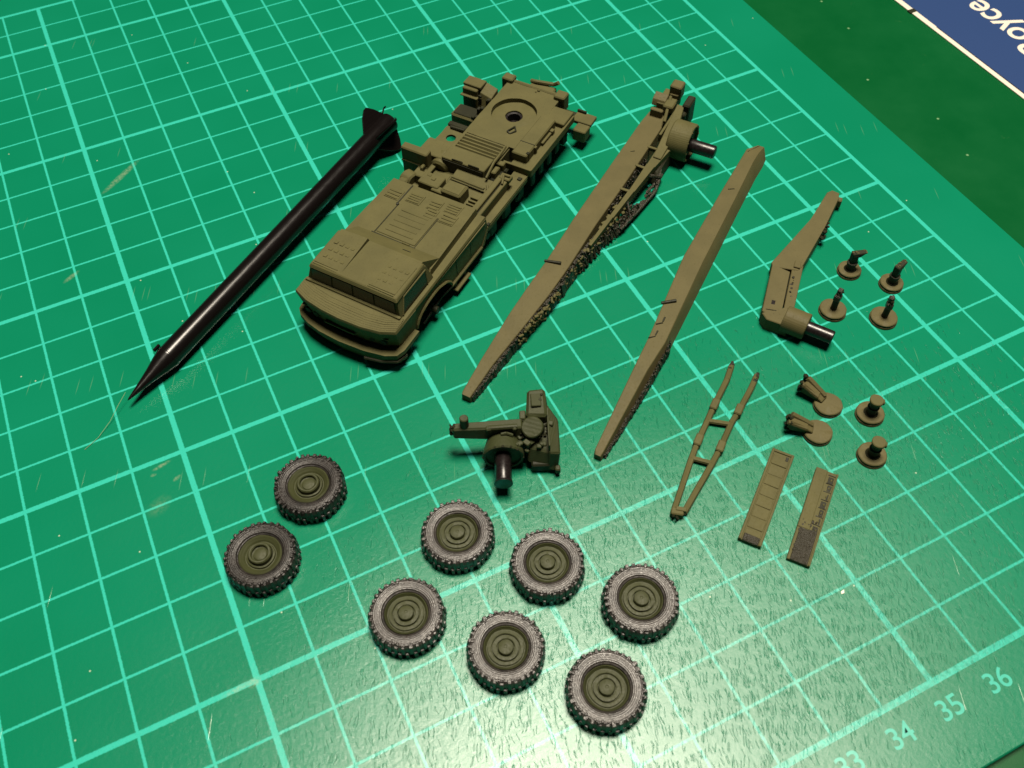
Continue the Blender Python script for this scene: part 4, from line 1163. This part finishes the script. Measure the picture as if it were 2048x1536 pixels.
panel('ladder', (35.26, 4.88), (35.56, 4.56), (33.86, 3.26), (33.60, 3.58), 'flat olive board divided into eight even panels, the left of two')
panel('notched', (35.76, 4.15), (36.05, 3.86), (34.43, 2.56), (34.14, 2.87), 'flat olive board with notches down one edge and a rough dark end')


# ------------------------------------------------------------------ wheels
def wheel_meshes(kind, seed):
    root = thing('model_wheel', '', 'wheel', group='loose wheels')
    H = 0.40
    R = 0.64
    tyre = MB().lathe([(0.40, 0.02), (0.50, 0.0), (R - 0.03, 0.03), (R, 0.09), (R, H - 0.09), (R - 0.035, H - 0.02), (0.575, H - 0.002), (0.545, H + 0.004), (0.51, H + 0.004), (0.505, H - 0.004), (0.47, H - 0.008), (0.43, H - 0.020), (0.425, H - 0.028), (0.395, H - 0.042), (0.382, H - 0.055), (0.374, H - 0.16), (0.0, H - 0.16)], 72).build('tyre', TYRE_DARK if kind == 'ring' else TYRE, root, 40)
    m = MB()
    n = 34
    rnd = random.Random(seed)
    n += seed % 3 - 1
    for k in range(n):
        a = 2 * PI * (k + rnd.uniform(-0.12, 0.12)) / n
        w = 0.072 + rnd.uniform(-0.012, 0.012)
        rr = R + 0.028 + rnd.uniform(-0.012, 0.014)
        M = Matrix.Rotation(a, 3, 'Z')
        dz = rnd.uniform(-0.03, 0.012)
        for z0, z1, off in ((H * 0.50, H + 0.004, 0.0), (0.0, H * 0.48, 0.09)):
            M2 = Matrix.Rotation(a + off, 3, 'Z')
            topz = z1 + (dz if z0 > 0 else 0)
            prof_lo = [(R - 0.05, -w / 2), (rr, -w / 2 * 0.85), (rr, w / 2 * 0.85), (R - 0.05, w / 2)]
            prof_hi = [(R - 0.09, -w / 2), (rr - 0.03, -w / 2 * 0.8), (rr - 0.03, w / 2 * 0.8), (R - 0.09, w / 2)] if z0 > 0 else prof_lo
            m.hull([M2 @ Vector((x, y, z0)) for x, y in prof_lo], [M2 @ Vector((x, y, topz)) for x, y in prof_hi], 0.010)
        if k % 1 == 0:
            for q in range(2):
                p = M @ Vector((0.575 + rnd.uniform(-0.02, 0.03), 0.03 * q - 0.01 + rnd.uniform(-0.015, 0.015), H + rnd.uniform(-0.012, 0.004)))
                w2 = rnd.uniform(0.014, 0.028)
                m.box(-w2, w2, -w2 * 0.8, w2 * 0.8, -w2, w2, w2 * 0.4, Matrix.Rotation(a + rnd.uniform(-0.4, 0.4), 3, 'Z'), p)
    tr = m.build('tread', TYRE_DARK if kind == 'ring' else TYRE, tyre, 40)
    tr['kind'] = 'stuff'
    z = H - 0.085
    if kind == 'ring':
        rim = MB().lathe([(0.385, z - 0.04), (0.385, z + 0.035), (0.36, z + 0.055), (0.33, z + 0.03), (0.29, z + 0.0), (0.275, z - 0.02), (0.26, z - 0.02), (0.25, z + 0.02), (0.225, z + 0.03), (0.215, z - 0.01), (0.0, z - 0.01)], 48).build('rim', OLIVE_G, root, 30)
        MB().lathe([(0.21, z - 0.02), (0.205, z + 0.09), (0.19, z + 0.11), (0.165, z + 0.11), (0.15, z + 0.095), (0.15, z + 0.045), (0.125, z + 0.035), (0.115, z + 0.055), (0.09, z + 0.065), (0.0, z + 0.068)], 40).build('hub', OLIVE_G, rim, 30)
    else:
        rim = MB().lathe([(0.375, z - 0.05), (0.375, z + 0.03), (0.355, z + 0.045), (0.34, z + 0.015), (0.325, z - 0.01), (0.31, z - 0.01), (0.30, z + 0.022), (0.25, z + 0.028), (0.238, z + 0.02), (0.236, z - 0.02), (0.222, z - 0.02), (0.218, z + 0.03), (0.165, z + 0.036), (0.152, z + 0.03), (0.15, z - 0.015), (0.0, z - 0.015)], 48).build('rim', OLIVE_G, root, 30)
        MB().lathe([(0.135, z - 0.02), (0.134, z + 0.05), (0.122, z + 0.07), (0.06, z + 0.082), (0.03, z + 0.083), (0.02, z + 0.075), (0.0, z + 0.075)], 32).build('hub', OLIVE_G, rim, 30)
    return root


WHEELS = [
    ('ring', 26.97, 7.97, 20, 'wheel with a raised ring hub, the one of that pair farther from the camera'),
    ('ring', 25.74, 6.99, 75, 'wheel with a raised ring hub, leftmost of all the wheels'),
    ('disc', 29.05, 5.83, 10, 'wheel with a domed hub just below the crane turret peg'),
    ('disc', 30.23, 4.59, 130, 'wheel with a domed hub between the crane turret and the ladder shaped frame'),
    ('disc', 27.65, 4.83, 200, 'wheel with a domed hub, leftmost of the six with concentric rims'),
    ('disc', 28.91, 3.54, 260, 'wheel with a domed hub in the middle of the front row of three'),
    ('disc', 31.36, 3.28, 310, 'wheel with a domed hub, rightmost of all the wheels'),
    ('disc', 30.08, 2.22, 45, 'wheel with a domed hub nearest the camera, foremost of all the wheels'),
]
for i, (kind, x, y, a, lab) in enumerate(WHEELS):
    w = wheel_meshes(kind, 11 + i)
    w.location = (x, y, 0.0)
    w.rotation_euler = (0, 0, math.radians(a))
    w['label'] = lab

# ------------------------------------------------------------------ stray bits on the mat
fb = MB().tube([(24.34, 11.72, 0.24), (24.10, 11.50, 0.16), (23.88, 11.30, 0.06), (23.58, 11.05, 0.02), (23.28, 10.89, 0.012)], 0.0045, 5).build('stray_fibre', FIBRE)
tag(fb, 'fine pale plastic hair trailing from the rocket nose over the mat', 'fibre')
fl = MB().hull([(34.63, 1.91, 0.003), (34.68, 1.90, 0.003), (34.71, 1.95, 0.003), (34.65, 1.95, 0.003)], [(34.63, 1.91, 0.010), (34.68, 1.90, 0.025), (34.71, 1.95, 0.04), (34.65, 1.95, 0.015)]).build('plastic_flake', FLAKE)
tag(fl, 'small pale plastic flake lying on the bare mat right of the wheels', 'flake')
